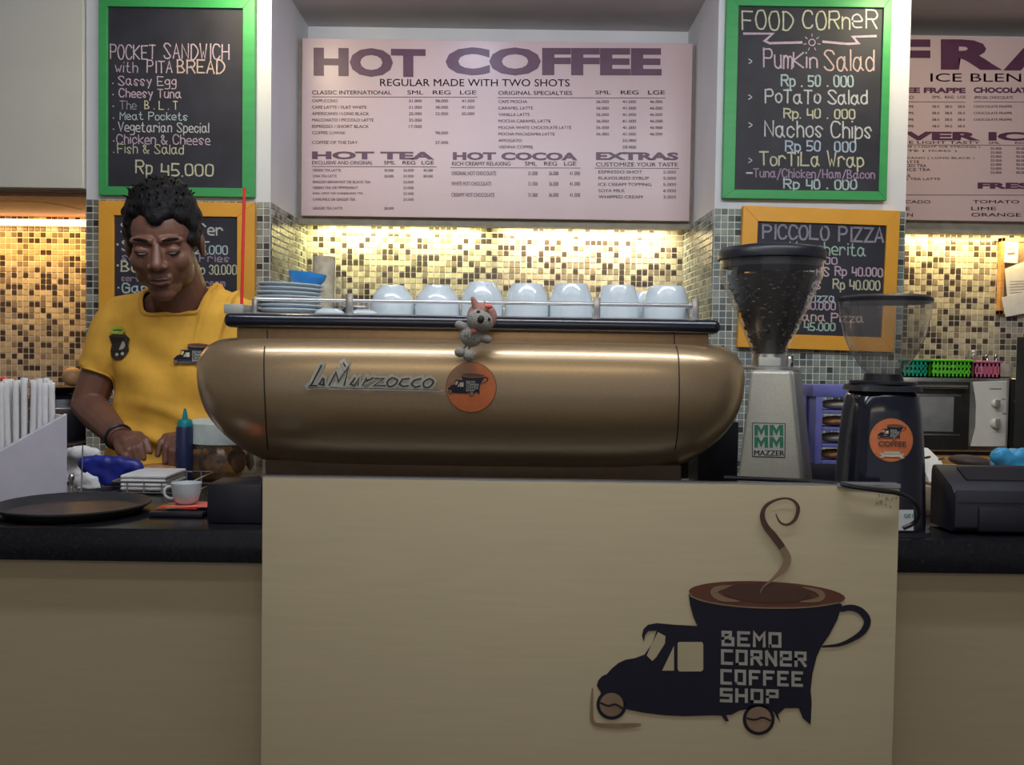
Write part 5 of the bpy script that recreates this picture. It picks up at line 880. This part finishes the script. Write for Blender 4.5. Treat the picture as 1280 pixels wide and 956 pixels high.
# wrinkles and neck opening
me = so.data; off = rootloc(so); bm2 = bmesh.new(); bm2.from_mesh(me)
NCp = P(221, 388, 2.06); 
def fold(p):
    w1 = math.sin(p.x * 34 + p.z * 38 + 1.5 * noise.noise(p * 9)) * .5 + .5; w2 = math.sin(p.z * 95 + p.x * 26 + 2.2 * noise.noise(p * 7)) * .5 + .5
    lower = max(0, min(1, (EYE - .10 - p.z) / .10)); up = max(0, min(1, (p.x - P(240, 0, 2.1).x) / .05)) * max(0, min(1, (p.z - EYE + .02) / .06))
    w3 = max(0, math.sin(p.x * 150 - p.z * 28)) ** 2
    return .0065 * lower * w2 * w2 + .003 * w1 * (1 - lower) + .0055 * up * w3 + .004 * noise.noise(p * 14)
for v_ in bm2.verts:
    w_ = v_.co + off; v_.co += v_.normal * (fold(w_) * 1.9 - .003)
def incirc(w_):   # neck opening: tilted ellipse
    q = Vector((w_.x - NK.x, w_.y - NK.y, w_.z - NK.z)); 
    return (q.x / .082) ** 2 + (q.y / .095) ** 2 < 1 and w_.z > NK.z + (w_.y - NK.y) * .62 - .010 - .0 * abs(q.x)
NK = P(225, 367, 2.125)
dele = [f for f in bm2.faces if incirc(f.calc_center_median() + off)]
bmesh.ops.delete(bm2, geom=dele, context='FACES')
def hem(w_):
    for a, c in ((shl, cuffL), (shr, cuffR)):
        d = (c - a).normalized(); q = w_ - c
        if q.dot(d) > -.006 and (q - d * q.dot(d)).length < .0475 - .0: return True
    return False
bmesh.ops.delete(bm2, geom=[f for f in bm2.faces if hem(f.calc_center_median() + off)], context='FACES')
be = [e for e in bm2.edges if e.is_boundary]
for it in range(6):
    new = {}
    for v_ in {v_ for e in be for v_ in e.verts}:
        nb = [e.other_vert(v_) for e in v_.link_edges if e.is_boundary]
        if len(nb) == 2: new[v_] = v_.co * .4 + (nb[0].co + nb[1].co) * .3
    for v_, c in new.items(): v_.co = c
# collar loop
loops = []; seen = set()
bvs = {v_ for e in be for v_ in e.verts}
for v_ in bvs:
    if v_ in seen: continue
    lp = [v_]; seen.add(v_); cur = v_
    while True:
        nx = [e.other_vert(cur) for e in cur.link_edges if e.is_boundary and e.other_vert(cur) not in seen]
        if not nx: break
        cur = nx[0]; seen.add(cur); lp.append(cur)
    loops.append([q.co + off for q in lp])
loops.sort(key=lambda l: -len(l))
bm2.to_mesh(me); bm2.free()
for p in me.polygons: p.use_smooth = True
for lp in loops[:3]:
    c_ = sum(lp, Vector()) / len(lp)
    neck = (c_ - NK).length < .06; pts = lp[::2]; pts.append(pts[0])
    for _ in range(3): pts = [pts[0]] + [(pts[i - 1] + pts[i] * 2 + pts[i + 1]) / 4 for i in range(1, len(pts) - 1)] + [pts[-1]]
    MB().tube(pts, .0052 if neck else .0028, 8).build('collar' if neck else 'sleeve_hem', M['collar'], bar, smooth=True)
sfs = onsurf(bvh_of(so), .006)
s = Print(sfs); s.disc(147, 413, 9.5, 5.5, n=20, rings=3); tag(s.build('print_lime_oval', M['apgreen'], bar), 'lime oval print at the chest')
s = Print(sfs, .0008); s.ribbon([(141, 413), (146, 412), (153, 413)], 1.2); s.build('print_lime_detail', M['dkbrown'], bar)
s = Print(sfs); s.poly([(136, 420), (141, 417), (157, 418), (162, 423), (160, 430), (161, 438), (157, 444), (152, 449), (144, 450), (139, 446), (138, 438), (140, 430)]); tag(s.build('print_dark_badge', M['seam'], bar), 'dark badge print at the chest')
s = Print(sfs, .0008); s.disc(150, 431, 6.5, 6, n=16, rings=2); s.ribbon([(140, 424), (149, 421), (158, 424)], 2); s.disc(146, 443, 2.2, n=10, rings=1); s.disc(153, 442, 2.2, n=10, rings=1); s.build('print_badge_detail', M['lgrey'], bar)
emblem(embmap(sfs, 210, 410, .052), bar, small=True)
# bracelets and watch
def band(a, b_, f_, r_, w_, m_, nm):
    c = a.lerp(b_, f_); d = (b_ - a).normalized(); u_ = d.cross(Vector((0, 0, 1))).normalized(); v_ = d.cross(u_).normalized()
    MB().tube([c + u_ * math.cos(q) * r_ + v_ * math.sin(q) * r_ for q in [2 * math.pi * i / 24 for i in range(25)]], w_, 8).build(nm, m_, bar, smooth=True)
band(EL, WL, .93, .0268, .0035, M['black'], 'watch_strap'); band(EL, WL, 1.0, .0255, .0018, M['lip'], 'bracelet')
# trousers and shoes (behind the counter)
tr_ = MB(); hip = Vector((P(220, 600, 2.19).x, 2.19, .93)); tr_.ell(hip, (.155, .11, .13))
for s_ in (-1, 1): tr_.chain([hip + Vector((s_ * .08, 0, -.05)), Vector((hip.x + s_ * .10, 2.20, .50)), Vector((hip.x + s_ * .11, 2.21, .09))], [.088, .062, .05])
to = tr_.build('trousers', M['trousers'], bar, fix=False); realise(to, .012, 3)
for s_ in (-1, 1): MB().cap((hip.x + s_ * .11, 2.22, .042), (hip.x + s_ * .12, 2.06, .034), .042, .034).build('shoe', M['black'], bar, smooth=True)
# food under the hands
q = P(200, 578, 1.91); tg = thing('flat_wrap', 'flat bread wrap on a tray under the hands of the person', 'food', (q.x, 1.93, CT))
rbox('board', M['steel'], tg, P(165, 0, 1.92).x, P(222, 0, 1.92).x, 1.86, 1.90, CT + .0005, CT + .016, .002)
MB().ell((q.x + .004, 1.93, CT + .0222), (.05, .035, .0065), None, 28, 8).build('bread', M['bread'], tg, smooth=True); MB().ell((q.x - .066, 1.93, CT + .022), (.014, .012, .006)).build('filling', M['shirt'], tg, smooth=True)
# wipe the type helper
bpy.data.objects.remove(_to)
